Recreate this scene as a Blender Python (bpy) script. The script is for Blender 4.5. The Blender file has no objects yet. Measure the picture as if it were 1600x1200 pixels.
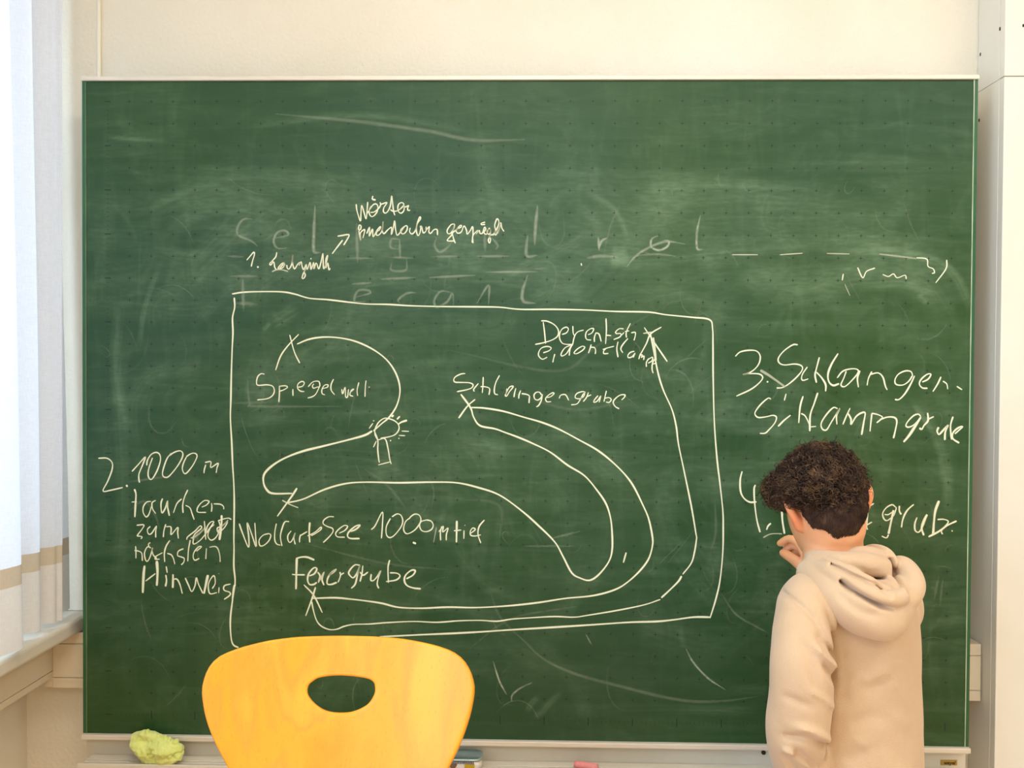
import bpy, bmesh, math, random
import numpy as np
from mathutils import Vector, Matrix
random.seed(4); rng=np.random.default_rng(7)
S=bpy.context.scene; COL=S.collection
# ---------------------------------------------------------------- camera
F0=1300.0
def rot(y,p,r):
    cy,sy,cp,sp,cr,sr=math.cos(y),math.sin(y),math.cos(p),math.sin(p),math.cos(r),math.sin(r)
    return (np.array([[cr,-sr,0],[sr,cr,0],[0,0,1]])@np.array([[1,0,0],[0,cp,-sp],[0,sp,cp]])@np.array([[cy,0,sy],[0,1,0],[-sy,0,cy]]))
MB=rot(0.02183387,0.0147967,0.0059581)
W3=np.array([[1,0,0],[0,0,1],[0,-1,0]])        # board frame (right, down, into wall) -> world
AX=MB@W3.T                                      # rows: camera right, down, forward in world
CAM=np.array([0.96354,-1.87882,1.5])
Z0=2.108                                        # height of the first dot row of the board
def at(px,py,Y=0.0):
    d=AX.T@np.array([(px-800)/F0,(py-600)/F0,1.0]); return CAM+d*((Y-CAM[1])/d[1])
cd=bpy.data.cameras.new('camera'); cam=bpy.data.objects.new('camera',cd); COL.objects.link(cam)
cd.sensor_width=36; cd.lens=F0/1600*36; cd.clip_start=0.02; cd.clip_end=100
r,d,f=AX
cam.matrix_world=Matrix(((r[0],-d[0],-f[0],CAM[0]),(r[1],-d[1],-f[1],CAM[1]),(r[2],-d[2],-f[2],CAM[2]),(0,0,0,1)))
S.camera=cam
# ---------------------------------------------------------------- world, lights, exposure
S.view_settings.view_transform='Standard'; S.view_settings.look='None'; S.view_settings.gamma=1
S.view_settings.use_curve_mapping=False; S.view_settings.exposure=0.07
S.cycles.transparent_max_bounces=40; S.cycles.max_bounces=8
wd=bpy.data.worlds.new('sky'); S.world=wd; wd.use_nodes=True
bg=wd.node_tree.nodes['Background']; bg.inputs[0].default_value=(0.80,0.90,1.0,1); bg.inputs[1].default_value=1.6
XW=float(at(42,1150,0.12)[0])                   # window wall plane
XR=4.6; YB=-5.6; HC=3.0; YF=0.12
def area(name,loc,rotv,sx,sy,power,color):
    l=bpy.data.lights.new(name,'AREA'); l.shape='RECTANGLE'; l.size=sx; l.size_y=sy; l.energy=power; l.color=color
    o=bpy.data.objects.new(name,l); o.location=loc; o.rotation_euler=rotv; COL.objects.link(o); return o
WINS=[(-1.35,-0.01),(-3.0,-1.65),(-4.75,-3.4)]   # window spans along the left wall
for i,(a,b) in enumerate(WINS):
    area('daylight',(XW-0.32,(a+b)/2,1.85),(0,math.radians(-90),0),1.7,b-a,[20,92,92][i],(0.52,0.70,1.0))
LAMPS=[(1.0,-1.2),(2.9,-1.2),(1.0,-3.4),(2.9,-3.4)]
for (x,y) in LAMPS:
    area('lamp_light',(x,y,HC-0.125),(0,0,0),1.2,0.28,15.5,(1.0,0.92,0.80))
# ---------------------------------------------------------------- material helpers
def lin(c): return tuple(((v/255)/12.92 if v/255<=0.04045 else ((v/255+0.055)/1.055)**2.4) for v in c)+(1,)
def nd(nt,t,**k):
    n=nt.nodes.new(t)
    for a,b in k.items(): setattr(n,a,b)
    return n
def mat(name,c,rough=0.6,c2=None,scale=20,bump=0.0,bscale=200,metal=0,spec=0.5,stretch=None,sss=0,detail=4,sheen=0,trans=0,coat=0):
    m=bpy.data.materials.new(name); m.use_nodes=True; nt=m.node_tree; b=nt.nodes['Principled BSDF']
    b.inputs['Base Color'].default_value=lin(c); b.inputs['Roughness'].default_value=rough
    b.inputs['Metallic'].default_value=metal; b.inputs['Specular IOR Level'].default_value=spec
    b.inputs['Coat Weight'].default_value=coat; b.inputs['Sheen Weight'].default_value=sheen; b.inputs['Transmission Weight'].default_value=trans
    if sss:
        b.inputs['Subsurface Weight'].default_value=sss; b.inputs['Subsurface Radius'].default_value=(1,.35,.15); b.inputs['Subsurface Scale'].default_value=0.012
    tc=nd(nt,'ShaderNodeTexCoord'); mp=nd(nt,'ShaderNodeMapping'); nt.links.new(tc.outputs['Object'],mp.inputs[0])
    if stretch: mp.inputs['Scale'].default_value=stretch
    if c2:
        n=nd(nt,'ShaderNodeTexNoise'); n.inputs['Scale'].default_value=scale; n.inputs['Detail'].default_value=detail
        rp=nd(nt,'ShaderNodeValToRGB'); rp.color_ramp.elements[0].color=lin(c); rp.color_ramp.elements[1].color=lin(c2)
        rp.color_ramp.elements[0].position=0.32; rp.color_ramp.elements[1].position=0.68
        nt.links.new(mp.outputs[0],n.inputs['Vector']); nt.links.new(n.outputs[0],rp.inputs[0]); nt.links.new(rp.outputs[0],b.inputs['Base Color'])
    if bump:
        n=nd(nt,'ShaderNodeTexNoise'); n.inputs['Scale'].default_value=bscale; n.inputs['Detail'].default_value=3
        bp=nd(nt,'ShaderNodeBump'); bp.inputs['Strength'].default_value=bump; bp.inputs['Distance'].default_value=0.002
        nt.links.new(tc.outputs['Object'],n.inputs['Vector']); nt.links.new(n.outputs[0],bp.inputs['Height']); nt.links.new(bp.outputs[0],b.inputs['Normal'])
    return m
M={}
M['wall']=mat('wall_plaster',(238,230,212),0.85,(231,222,202),3,0.9,110)
M['wall_low']=M['wall']
M['ceiling']=mat('ceiling_white',(240,236,226),0.9,bump=0.1)
M['floor']=mat('linoleum',(226,184,130),0.45,(212,168,114),30)
M['duct']=mat('duct_plastic',(232,218,192),0.45,(226,212,186),6)
M['sill']=mat('sill_laminate',(226,218,202),0.3,(218,210,194),5)
M['cab']=mat('cabinet_laminate',(226,221,207),0.4,(222,216,201),4,0.05,300)
M['dark']=mat('dark_gap',(40,32,28),0.8)
M['alu']=mat('aluminium',(226,216,200),0.42,(212,202,186),60,metal=0.15,stretch=(0.3,4,8))
M['pylon']=mat('lacquered_steel',(222,214,196),0.45,(214,205,186),8)
M['metal']=mat('chrome_steel',(190,190,192),0.22,metal=1.0)
M['black']=mat('black_plastic',(30,30,32),0.5)
M['frame_w']=mat('window_frame_white',(236,236,232),0.4)
# ---------------------------------------------------------------- object helpers
def link(name,me,m=None,parent=None,smooth=False):
    o=bpy.data.objects.new(name,me); COL.objects.link(o)
    if m is not None: me.materials.append(m)
    if parent is not None: o.parent=parent
    if smooth: me.shade_smooth()
    return o
def tag(o,label=None,cat=None,group=None,kind=None):
    if label: o['label']=label
    if cat: o['category']=cat
    if group: o['group']=group
    if kind: o['kind']=kind
    return o
def thing(name,label,cat,loc=(0,0,0),group=None):
    o=bpy.data.objects.new(name,None); COL.objects.link(o); o.location=loc; o.empty_display_size=0.05
    bpy.context.view_layer.update(); return tag(o,label,cat,group)
def wparent(o,p):
    o.parent=p; o.matrix_parent_inverse=Matrix.Translation(-Vector(p.location)) ; return o
def mesh(name,v,f,m=None,parent=None,smooth=False):
    me=bpy.data.meshes.new(name); me.from_pydata([tuple(map(float,p)) for p in v],[],[tuple(map(int,q)) for q in f]); me.update()
    o=link(name,me,m,None,smooth)
    if parent is not None: wparent(o,parent)
    return o
def boxv(x0,x1,y0,y1,z0,z1):
    v=[(x,y,z) for x in (x0,x1) for y in (y0,y1) for z in (z0,z1)]
    f=[(0,1,3,2),(4,6,7,5),(0,4,5,1),(2,3,7,6),(0,2,6,4),(1,5,7,3)]
    return v,f
def box(name,x0,x1,y0,y1,z0,z1,m=None,parent=None,bev=0.0,seg=2):
    v,f=boxv(x0,x1,y0,y1,z0,z1)
    if bev:
        bm=bmesh.new(); vs=[bm.verts.new(p) for p in v]; [bm.faces.new([vs[i] for i in q]) for q in f]
        bmesh.ops.bevel(bm,geom=bm.edges[:],offset=bev,segments=seg,affect='EDGES',profile=0.5)
        me=bpy.data.meshes.new(name); bm.to_mesh(me); bm.free(); o=link(name,me,m)
        if parent is not None: wparent(o,parent)
        return o
    return mesh(name,v,f,m,parent)
def boxes(name,L,m=None,parent=None):
    V=[];Fc=[]
    for b in L:
        v,f=boxv(*b); n=len(V); V+=v; Fc+=[tuple(i+n for i in q) for q in f]
    return mesh(name,V,Fc,m,parent)
def catmull(P,n=6):
    P=[np.array(p,float) for p in P]
    if len(P)<3: return np.array([P[0]+(P[-1]-P[0])*t for t in np.linspace(0,1,4)])
    Q=[2*P[0]-P[1]]+P+[2*P[-1]-P[-2]]; out=[]
    for i in range(1,len(Q)-2):
        a,b,c,d=Q[i-1:i+3]
        for k in range(n):
            t=k/n; out.append(0.5*((2*b)+(c-a)*t+(2*a-5*b+4*c-d)*t*t+(3*b-a-3*c+d)*t**3))
    out.append(P[-1]); return np.array(out)
def tube(pts,rad,n=8,cap=True):
    pts=np.array(pts,float); N=len(pts); rad=np.broadcast_to(rad,(N,)); V=[];Fc=[]
    up=np.array([0,0,1.0]); 
    for i in range(N):
        t=pts[min(i+1,N-1)]-pts[max(i-1,0)]; t/=np.linalg.norm(t)+1e-12
        if abs(t@up)>0.95: up=np.array([1.0,0,0])
        u=np.cross(t,up); u/=np.linalg.norm(u); w=np.cross(u,t); up=w
        for k in range(n):
            a=2*math.pi*k/n; V.append(pts[i]+rad[i]*(math.cos(a)*u+math.sin(a)*w))
    for i in range(N-1):
        for k in range(n):
            a=i*n+k;b=i*n+(k+1)%n; Fc.append((a,b,b+n,a+n))
    if cap: Fc.append(tuple(range(n))[::-1]); Fc.append(tuple((N-1)*n+k for k in range(n)))
    return V,Fc
def lathe(prof,n=24,c=(0,0,0)):
    V=[];Fc=[]
    for (r,z) in prof:
        for k in range(n):
            a=2*math.pi*k/n; V.append((c[0]+r*math.cos(a),c[1]+r*math.sin(a),c[2]+z))
    for i in range(len(prof)-1):
        for k in range(n):
            a=i*n+k;b=i*n+(k+1)%n; Fc.append((a,b,b+n,a+n))
    Fc.append(tuple(range(n))[::-1]); Fc.append(tuple((len(prof)-1)*n+k for k in range(n)))
    return V,Fc
STROKES="""
#W Wörter|chalk word Wörter|540 290 10
2 1:165,290 175,380 200,470 232,555 240,440 250,310 285,410 320,520 335,390 345,255
2 1:330,440 380,370 430,300 480,288 505,330 495,400 455,460 410,485 375,450 370,380 400,320
2 1:390,420 450,410 520,350 550,290 535,262
2.6 1:425,160 420,210 470,225
2 1:540,260 555,290 645,265 600,340 590,400 620,430 660,400 700,310 720,160 735,280 750,400 770,465
2 1:700,375 740,400 800,395 860,360 910,300 880,265 830,290 815,350 830,410 870,430 910,390 915,330 905,300 930,335 985,310 970,350 975,385 1010,385
#W Buchstaben|chalk word Buchstaben|540 290 10
2 1:200,690 205,640 215,615 240,630 235,680 210,700 215,760 235,850 230,760 245,720 300,690 270,820
2 1:330,750 375,650 370,790 420,680 430,800 490,700 545,640 530,690 490,720 480,770 520,770 570,700 585,560 575,700 600,750 660,690 715,650 720,690 715,770 740,690 765,550 780,680 805,775 860,720 920,640 960,630 960,690 920,745 880,750 860,700 910,640
2 1:1010,660 1000,720 1040,755 1090,700 1120,580 1160,490 1170,520 1120,600 1105,700 1130,780 1160,740 1180,630 1165,650 1190,640 1200,700 1220,740 1260,700 1260,640 1262,690 1310,640 1300,720 1330,745 1380,690 1430,690 1435,775
#W gespiegelt|chalk word gespiegelt|670 310 10
2 1:400,400 350,410 290,490 295,545 340,545 390,470 405,400 385,470 365,560 295,640 300,665 400,665
2 1:370,560 390,640 415,700
2 1:340,550 420,500 480,430 510,420 500,450 440,480 430,520 460,545 510,520 550,430 590,500 600,560 650,500 685,440 690,560 675,690
2 1:690,700 685,600 720,540 770,500 735,560 790,500 800,545 840,540 870,450 890,480 860,530 900,560 930,480 950,470 910,510 930,560 960,540 970,480 960,580 930,650 950,700 965,640 950,590 1000,560
2 1:1000,580 1040,500 1030,420 1065,320 1095,360 1080,440 1030,540 1050,570 1090,480 1110,390 1080,550 1110,440 1125,380 1140,460 1175,515
2 1:880,370 820,390 825,410 880,405
#W list_one|chalk number one|380 350 10
2 1:55,565 110,500 165,440 175,480 145,580 125,665
3.5 1:218,665 240,680
#W Labyrinth|chalk word Labyrinth|380 350 10
2 1:525,440 510,510 460,570 415,620 430,640 460,600 450,585 480,600 495,680 535,715 590,670 640,610 630,670 580,700 545,690 600,620 640,610 650,650
2 .6:450,745 520,715 600,715 700,740
2 1:680,640 690,690 720,700 760,620 778,480 770,600 800,700 850,630 880,600 870,650 905,590 920,660 945,710 985,630 975,700 945,760 920,840 945,850 970,800 955,740 985,680
2 1:985,630 1000,710 1045,600 1060,710 1100,600 1105,700 1130,620 1150,620 1180,700 1215,600 1245,460 1250,600 1260,700 1300,600 1320,490 1290,560 1290,690 1320,610 1340,715 1360,690
3 1:1052,540 1066,544
#W arrow|chalk arrow pointing up right|380 350 10
2.2 1:1390,465 1470,360 1555,250
2.2 1:1475,190 1540,180 1643,165 1648,200 1570,330
#W frame|chalk rectangle drawn around the map|340 440 3
2.4 1:68,58 120,50 200,47 300,48 360,58 430,78 520,85 620,97 700,105 800,107 900,113 1050,117 1200,118 1320,120 1420,130 1570,130 1720,133 1870,140 2020,143 2100,155 2220,167 2305,178 2320,220 2322,300 2323,450 2328,650 2340,820 2355,950 2368,1070 2370,1150 2368,1270 2355,1400 2335,1490 2308,1578
3 1:2308,1573 2230,1573 2140,1585 2060,1593 1930,1597 1780,1607 1580,1620 1380,1632 1230,1642 1080,1650 960,1655 760,1665
2.6 1:78,75 80,120 70,170 72,240 68,320 64,450 62,560 60,640 66,750 70,850 76,950 78,1050 76,1200 77,1250 76,1335 82,1410 69,1500 60,1582 62,1657 72,1700 98,1716
#W path|chalk route line from the first cross to the lamp|340 440 3
2.2 1:338,250 360,330 385,382
2.2 1:380,247 330,300 295,350 272,415
2.6 1:372,293 430,270 500,260 580,265 660,285 740,325 800,375 840,440 855,510 840,580 805,635 770,665 730,700
3.4 1:725,700 690,720 620,740 500,770 400,795 320,825 260,860 220,900 215,940 230,975 260,993 350,993
3 1:372,968 345,1010 280,1100
2 .8:303,1025 340,1045 378,1060
#W path|chalk route line sweeping around the right half of the map|340 440 3
2.8 1:320,1038 400,1020 500,975 600,947 700,940 850,943 1000,940 1120,943 1220,965 1320,1000 1420,1070 1500,1140 1580,1220 1620,1290 1660,1365 1700,1390 1745,1400 1790,1370 1835,1310 1850,1250 1848,1160 1840,1100 1820,1040 1780,980 1720,910 1640,860 1560,800 1480,760 1410,730 1350,708 1300,690 1230,675 1200,635 1185,590 1140,528
#W path|chalk long outer route lines to the right hand cross|680 440 3
2.6 1:187,552 150,585 110,640
2.8 1:160,590 230,593 320,608 420,637 500,660 580,692 680,745 760,790 830,845 890,905 930,960 970,1040 1000,1110 1018,1195 1018,1240 1000,1300 960,1355 900,1410 840,1445 740,1472 610,1485 480,1505 340,1520 190,1528 60,1526 -60,1531 -170,1527 -250,1508 -330,1496 -400,1488 -470,1482 -580,1485
2.4 1:-616,1421 -570,1470 -529,1552
2.6 1:-561,1432 -577,1485 -607,1567
2.2 1:-579,1500 -570,1545 -555,1590 -532,1616 -495,1631 -460,1629 -427,1616 -382,1607 -307,1605 -232,1599 -105,1593 8,1597 110,1590 210,1588 290,1592 360,1582 460,1575 560,1570 650,1573 710,1565 860,1540 980,1515 1055,1490
3 1:1060,1482 1100,1445 1140,1405 1155,1380
2.4 1:1160,1372 1200,1320 1215,1270 1225,1205 1222,1180 1200,1050 1165,880 1140,760 1130,680 1110,600 1070,510 1045,430 1025,330 1010,250
2.2 1:980,215 1030,290 1088,375
2.2 1:1060,213 1010,245 990,290 960,345
2 .8:975,243 1015,237
3.4 .8:1022,262 1035,370
#W lamp|chalk drawing of a shining lamp|390 560 6.667
2 1:1335,850 1305,790 1310,730 1345,665 1400,625 1450,628 1510,650 1550,690 1555,740 1520,790 1460,815 1365,832
2.2 1:1300,760 1335,850 1335,950 1345,1050 1352,1085
2 1:1335,850 1410,838 1440,930 1460,1050 1475,1100
2 1:1340,1110 1465,1078
1.8 1:1245,730 1285,675
1.8 .8:1285,650 1300,650
3 1:1480,610 1500,590
3 1:1535,635 1565,603
3 1:1545,690 1580,665 1640,645
2 1:1585,757 1660,760
1.8 1:1555,802 1620,805
2 1:1550,835 1560,832
2 1:1465,850 1472,862
1.8 1:1290,925 1320,860
#W Spiegelwelt|chalk word Spiegelwelt|390 560 6.667
2 1:155,165 120,160 85,190 72,250 90,280 180,275 240,290 258,340 235,390 180,420 80,432
2 1:310,285 310,370 305,455
1.8 1:310,290 370,285 395,300 360,325 305,345
2 1:450,320 452,390
1.8 1:505,300 550,290 570,255 545,240 505,265 500,310 530,340 570,345
1.8 1:610,295 660,245 720,240 730,290 700,300 665,310 655,285 670,265
1.8 1:730,290 690,370 650,400 605,412
1.8 1:760,315 810,300 815,275 780,280 755,320 755,365 785,380
2 1:875,215 850,270 850,330 885,378
1.8 1:960,320 970,370 995,300 1000,395 1020,400 1030,320
1.8 1:1050,350 1085,320 1060,330 1045,380 1080,395
1.8 1:1138,250 1120,330 1125,390
1.8 1:1213,230 1205,300 1202,400
2 .9:1240,298 1252,300
#W Schlangengrube|chalk word Schlangengrube|690 560 10
2 1:370,235 300,245 220,285 190,330 210,370 300,375 430,380 490,410 470,460 390,490 240,520
2 1:575,390 510,470 500,500 520,518
2 1:650,290 645,430 635,540
2 1:610,440 690,445 750,475 740,570
2 1:905,265 850,370 825,470 830,550 880,568
2 1:1020,470 1010,540 995,580 1020,585 1060,520 1120,440 1060,450 1000,560
2 1:1160,465 1140,540 1130,605
2 1:1235,500 1210,570 1205,630
2 1:1250,550 1320,560 1370,585 1370,630 1365,700
2 1:1560,570 1530,530 1480,530 1445,570 1455,630 1500,650 1550,620 1575,560 1560,650 1520,730 1480,758
1.8 1:1625,612 1700,600 1756,550 1731,538 1669,575 1625,625 1644,675 1712,675
1.8 1:1837,625 1862,575 1937,569 1987,656
1.8 1:2250,531 2200,519 2112,550 2087,612 2150,631 2212,600 2237,550 2212,560 2162,650 2112,712 2025,725
1.8 1:2294,531 2262,612 2212,675
1.8 1:2262,600 2337,569
1.8 1:2444,581 2387,650 2381,687 2437,662 2487,587 2462,687
1.8 1:2575,506 2556,587 2537,675
1.8 1:2543,625 2612,612 2650,643 2618,687 2568,681
2 1:2812,650 2856,606 2862,569 2787,575 2712,631 2681,687 2712,750 2775,787
#W Derentsch|chalk words Derentsch eidonckampf|830 490 8
2 1:150,105 165,220 180,375
2 1:125,90 200,95 290,140 340,210 330,280 260,330 150,365 50,385
1.8 1:385,260 440,240 465,195 440,170 390,190 360,240 355,310 390,370 450,385 510,385
1.8 1:520,155 525,240 540,275
1.8 1:655,205 580,230 540,290 515,400
1.8 1:710,265 760,240 780,190 740,190 690,230 680,290 700,325 750,330
2 1:810,235 790,300 790,355
2 1:810,240 850,260 875,350
2 1:935,60 940,200 930,380
1.8 1:935,270 1000,275
1.8 1:1155,190 1100,190 1055,230 1070,250 1120,250 1110,290 1030,325
1.8 1:1160,235 1130,270
1.8 1:1240,120 1190,230 1190,300
1.8 1:1170,225 1225,215
1.8 1:1250,240 1300,235 1300,280 1285,335
1.8 1:150,490 220,465 250,430 200,410 130,430 95,480 95,530 140,570 200,545
2 1:295,505 280,560 270,610
1.8 1:490,395 420,430 375,500 385,530 440,500 490,420 510,385
1.8 1:510,400 485,450 475,525
1.8 1:640,405 580,440 535,490 570,500 640,460 670,420 640,405
1.8 1:750,385 735,440 715,495
1.8 1:745,420 790,425 805,460 800,505
1.8 1:895,450 950,430 1035,408
1.8 1:930,440 905,470 910,500 965,498
2 1:1085,350 1070,440 1085,545
2 1:1210,310 1150,380 1120,440 1145,490
1.8 1:1290,470 1240,485 1210,520 1215,550 1260,540 1300,490 1275,550
1.8 1:1365,500 1345,570
1.8 1:1360,520 1390,515 1375,550 1410,530 1405,580
2 1:1470,560 1440,610 1440,665
1.8 1:1465,570 1515,545 1510,590 1460,620
2 1:1560,545 1520,610 1510,690 1525,745
1.8 1:1520,630 1570,620
#W list_two|chalk number two with 1000 m|200 690 8.889
2.2 1:-412,231 -292,231 -222,291 -222,391 -282,551 -346,687 -222,671 -72,637
3.5 1:-26,623 -6,607
2.2 1:55,415 150,310 240,215 200,330 155,440 150,510 160,570
2.2 1:340,225 290,370 280,470 310,525 350,500 410,390 450,260 440,180 390,150 320,180 270,260 260,330
2.2 1:600,160 540,240 490,380 480,460 510,495 570,480 680,350 750,230 760,160 720,128 640,150 570,200
2 1:815,205 770,300 755,380 780,440 820,430 900,330 955,220 950,175 910,160 860,175 810,210
2 1:1080,320 1060,390 1055,440
2 1:1070,290 1150,280 1150,360 1250,300 1235,370 1225,435
#W tauchen|chalk word tauchen|200 690 8.889
3 1:90,660 110,730 105,850 100,950 95,1050
2 .9:50,840 125,835
2 1:320,830 260,840 215,900 210,980 250,1045 290,1010 325,900
2 1:385,815 335,850 340,930 385,1000
2.4 1:480,790 460,850 460,930 475,990 520,920 550,820 550,910 575,1030
2 1:745,795 680,860 630,990
2.2 1:830,670 785,770 760,880 765,990
2 1:800,885 860,920 890,1000 920,1085
2 1:1025,910 1090,880 1125,830 1060,820 990,880 960,940 975,980 1085,983
2 1:1160,855 1165,910 1158,975
2 1:1190,865 1280,870 1325,900 1330,940
#W zum|chalk word zum with a crossed out word beside it|200 805 8.889
2 1:120,140 220,135 190,200 130,280 150,290 195,300 180,330
2 1:310,155 270,200 285,260 330,250 395,150 385,220 385,310
2.2 1:525,125 500,210 490,305
2.2 1:530,160 590,160 600,200 600,270 690,170 690,240 700,325
2 1:815,340 830,300 930,220 1000,150 1020,180 930,260 900,330 1000,240 1060,180 1010,230 920,310 910,400 1000,350 1100,230 1190,100 1150,95 1100,160 1070,290
2 1:1060,80 1070,200 1080,340
2 1:1190,100 1130,200 1110,290 1150,345 1210,320 1260,240 1280,150 1260,80
2 1:1250,80 1300,60 1390,40 1435,60
3.5 1:1300,0 1300,100 1290,200 1270,345
2 1:1390,70 1300,150 1240,180 1260,240 1340,170 1380,90 1290,170 1250,230
2 .9:1110,200 1200,130
2 .9:870,320 960,280 1050,200
#W nächsten|chalk word nächsten|200 805 8.889
2 1:105,430 110,500 110,600
2 1:90,490 150,500 190,530 200,635
2 1:320,455 270,440 230,520 240,610 270,640 310,570 340,460 335,480 350,550 400,600
2 1:310,380 285,400 290,440
2 1:480,520 390,570 380,610 440,610
2.4 1:580,350 530,430 505,530 510,650
2 1:545,530 600,550 630,600 650,680
2 1:770,465 700,500 690,560 740,580 780,600 775,650 740,690
2.2 1:865,345 840,480 830,640
2 1:950,500 1020,440 980,440 920,510 905,580 930,625 990,600
2 .8:1090,460 1085,530 1080,610
2 .8:1130,445 1210,435 1250,470 1275,560 1280,650
#W Hinweis|chalk word Hinweis|200 805 8.889
4 1:230,700 215,850 205,1080
2.2 1:245,915 380,810
4.4 1:400,635 410,800 400,980
2.4 1:530,710 545,800
3 1:525,830 535,910 520,990
3.2 1:625,820 625,900 622,1010
2.4 1:630,890 680,890 720,960 755,1090
2.2 1:795,870 840,970 885,1060 930,980 950,870 980,960 1040,1085
4 1:1110,830 1080,970 1055,1090
2 1:1170,1020 1210,950 1205,860 1180,845 1130,920 1115,1000 1140,1090 1235,1075
2 1:1265,1000 1260,1080
2 .8:1258,810 1268,814
2.2 1:1425,955 1340,980 1335,1040 1410,1070 1415,1110 1335,1170
3 1:1490,960 1470,1010 1450,1170
#W Wolfurt|chalk words Wolfurt See|370 790 8
2.2 1:30,225 70,340 145,520 150,400 130,215 180,340 240,510 235,370 225,215
2 1:400,350 330,370 280,430 290,500 340,495 400,440 425,370 390,345
2 1:495,225 475,330 475,430 500,480 545,495
2.2 1:655,200 600,205 565,290 545,390 565,505
2 1:680,315 640,370 640,430 665,460 700,420 730,340 715,410 730,485
2 1:800,360 785,410 785,460
2 1:785,380 880,325
3 1:912,210 905,330 912,460
2 1:885,380 980,330 1050,270 1050,300 980,350 930,375
2 1:1215,140 1150,140 1090,180 1080,225 1130,260 1195,285 1200,330 1150,395 1080,462
2 1:1280,345 1350,310 1385,260 1340,250 1270,300 1235,350 1260,390 1350,395
2.6 1:1420,325 1490,295 1540,245 1480,260 1400,330 1385,380 1420,410 1535,412
#W depth|chalk words 1000 m tief|560 790 8
2 1:160,300 210,250 300,80 300,240 288,410
2 1:400,160 350,260 350,360 390,400 450,370 530,270 555,190 530,120 480,105 420,140
2 1:650,150 590,200 565,290 590,345 640,345 720,290 780,190 760,120 700,108 640,150
2 1:850,180 785,200 765,250 790,310 850,325 910,300 935,250 910,195 850,178
2 1:1040,260 1025,340 1028,435
2 1:1005,330 1060,260 1055,330 1120,280 1100,360 1098,435
1.6 .4:975,270 960,350 940,460
3.2 1:1230,190 1228,320 1225,460
2 1:1195,315 1285,305
2.2 1:1320,310 1318,415
2.4 1:1328,245 1338,250
2 1:1400,350 1460,300 1430,280 1400,320 1405,370 1460,380 1530,365
2.2 1:1575,180 1510,260 1495,360 1530,468
3 1:680,460 720,475
#W Feuergrube|chalk word Feuergrube|370 790 8
3.8 1:750,660 745,820 740,1045
3 1:740,665 800,645 880,645 970,680
2.4 1:690,860 760,865 850,865
2.8 1:905,880 970,850 1000,790 960,780 900,850 885,930 910,985 960,985 1000,960
2.6 1:1010,830 1040,880 1020,960 1090,830 1065,920 1090,995
2.8 1:1150,870 1210,830 1245,795 1190,830 1140,900 1130,975 1180,985 1250,960
2.4 1:1290,830 1295,880 1265,960
2.2 1:1290,870 1340,840
2.6 1:1540,745 1470,745 1400,830 1420,880 1460,900 1510,830 1540,745 1510,860 1480,980 1430,1035
2.4 1:1575,750 1565,850 1540,950
2.4 1:1540,830 1580,870 1640,830
2.4 1:1680,855 1675,930 1710,935 1760,880 1800,810 1770,900 1755,980 1775,1035
2.4 1:1910,680 1890,780 1895,965
2.4 1:1915,840 2000,845 2040,880 1990,930 1865,950
2.8 1:2120,915 2200,870 2230,815 2180,810 2110,870 2095,940 2130,1000 2210,1030 2300,1040
#W Schlangen|chalk number three and word Schlangen|1140 520 6.667
2.2 1:60,245 110,200 200,182 280,190 318,240 310,310 270,370 200,420 135,435 220,425 310,430 345,465 310,520 220,590 70,660
3 1:388,505 402,515
2.2 1:710,125 660,125 570,185 510,260 515,310 570,335 680,325 750,345 755,390 700,460 620,530 550,570 490,575
4 .45:320,390 420,450 580,565
2 1:810,355 760,430 750,480 770,495 820,480
2.6 1:935,255 905,370 890,440 905,520
2.8 1:905,410 960,470 1000,540 1000,610
3 1:1130,215 1060,330 1025,430 1035,510 1080,548 1140,530
2.2 1:1120,470 1180,400 1270,375 1335,385 1330,430 1240,530 1190,562 1160,540 1190,470 1215,400
2.6 1:1357,393 1332,473 1342,568
2.2 1:1482,403 1447,473 1432,548
2.4 1:1467,433 1547,418 1597,463 1622,553 1642,595
2.2 1:1907,443 1887,403 1827,398 1757,433 1722,493 1737,538 1807,543 1867,503 1907,443
2.6 1:1927,448 1887,533 1827,633 1767,693 1722,695
2.4 1:2007,513 2067,483 2097,433 2057,433 1997,483 1977,533 2007,573 2062,578
2.4 1:2202,458 2167,533 2117,613
2 1:2222,503 2262,533 2272,588
2.2 1:2367,558 2422,593
#W Schlammgrube|chalk word Schlammgrube|1140 520 6.667
2.2 1:430,690 400,682 330,740 275,810 265,850 300,882 380,875 450,860 488,880 470,940 410,1010 370,1045 315,1048
2.6 1:635,858 570,910 505,975
2.2 1:588,635 570,705
2.6 1:765,660 735,770 720,940
2.2 1:745,840 790,870 835,970 835,1020
2.8 1:918,625 880,740 840,860 835,1025
2 .9:840,980 900,975
2.4 1:1125,790 1080,780 1010,850 955,940 965,1000 1010,1010 1060,930 1150,785 1115,860 1118,955
2.2 1:1255,785 1215,870 1180,955
2.8 1:1235,840 1265,900 1265,955 1317,873 1377,833 1412,838 1397,933 1375,1063
2.4 1:1482,838 1472,933 1462,1028
2.2 1:1482,838 1547,853 1592,883 1532,938
2.8 1:1567,903 1647,878 1717,883 1742,923 1727,1013 1707,1098
2.4 1:1992,873 1967,848 1917,863 1857,923 1837,968 1867,983 1927,953 1992,878
4 1:1992,878 1927,983 1867,1073 1812,1138
3 1:2062,833 2067,913 2027,963 2002,1003 1977,993
2.2 1:2062,903 2127,873
3 1:2177,983 2162,1023 2182,1058 2227,1013 2277,963 2247,1033 2242,1118
2.8 1:2327,873 2302,963 2307,1063 2317,1113
2.8 1:2347,1053 2427,978 2377,993 2327,1043 2327,1103 2392,1148
#W number_four|chalk number four and the stroke of a new letter|1140 720 6.667
2.8 1:130,110 110,200 115,320 150,390 210,430 280,428
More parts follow.
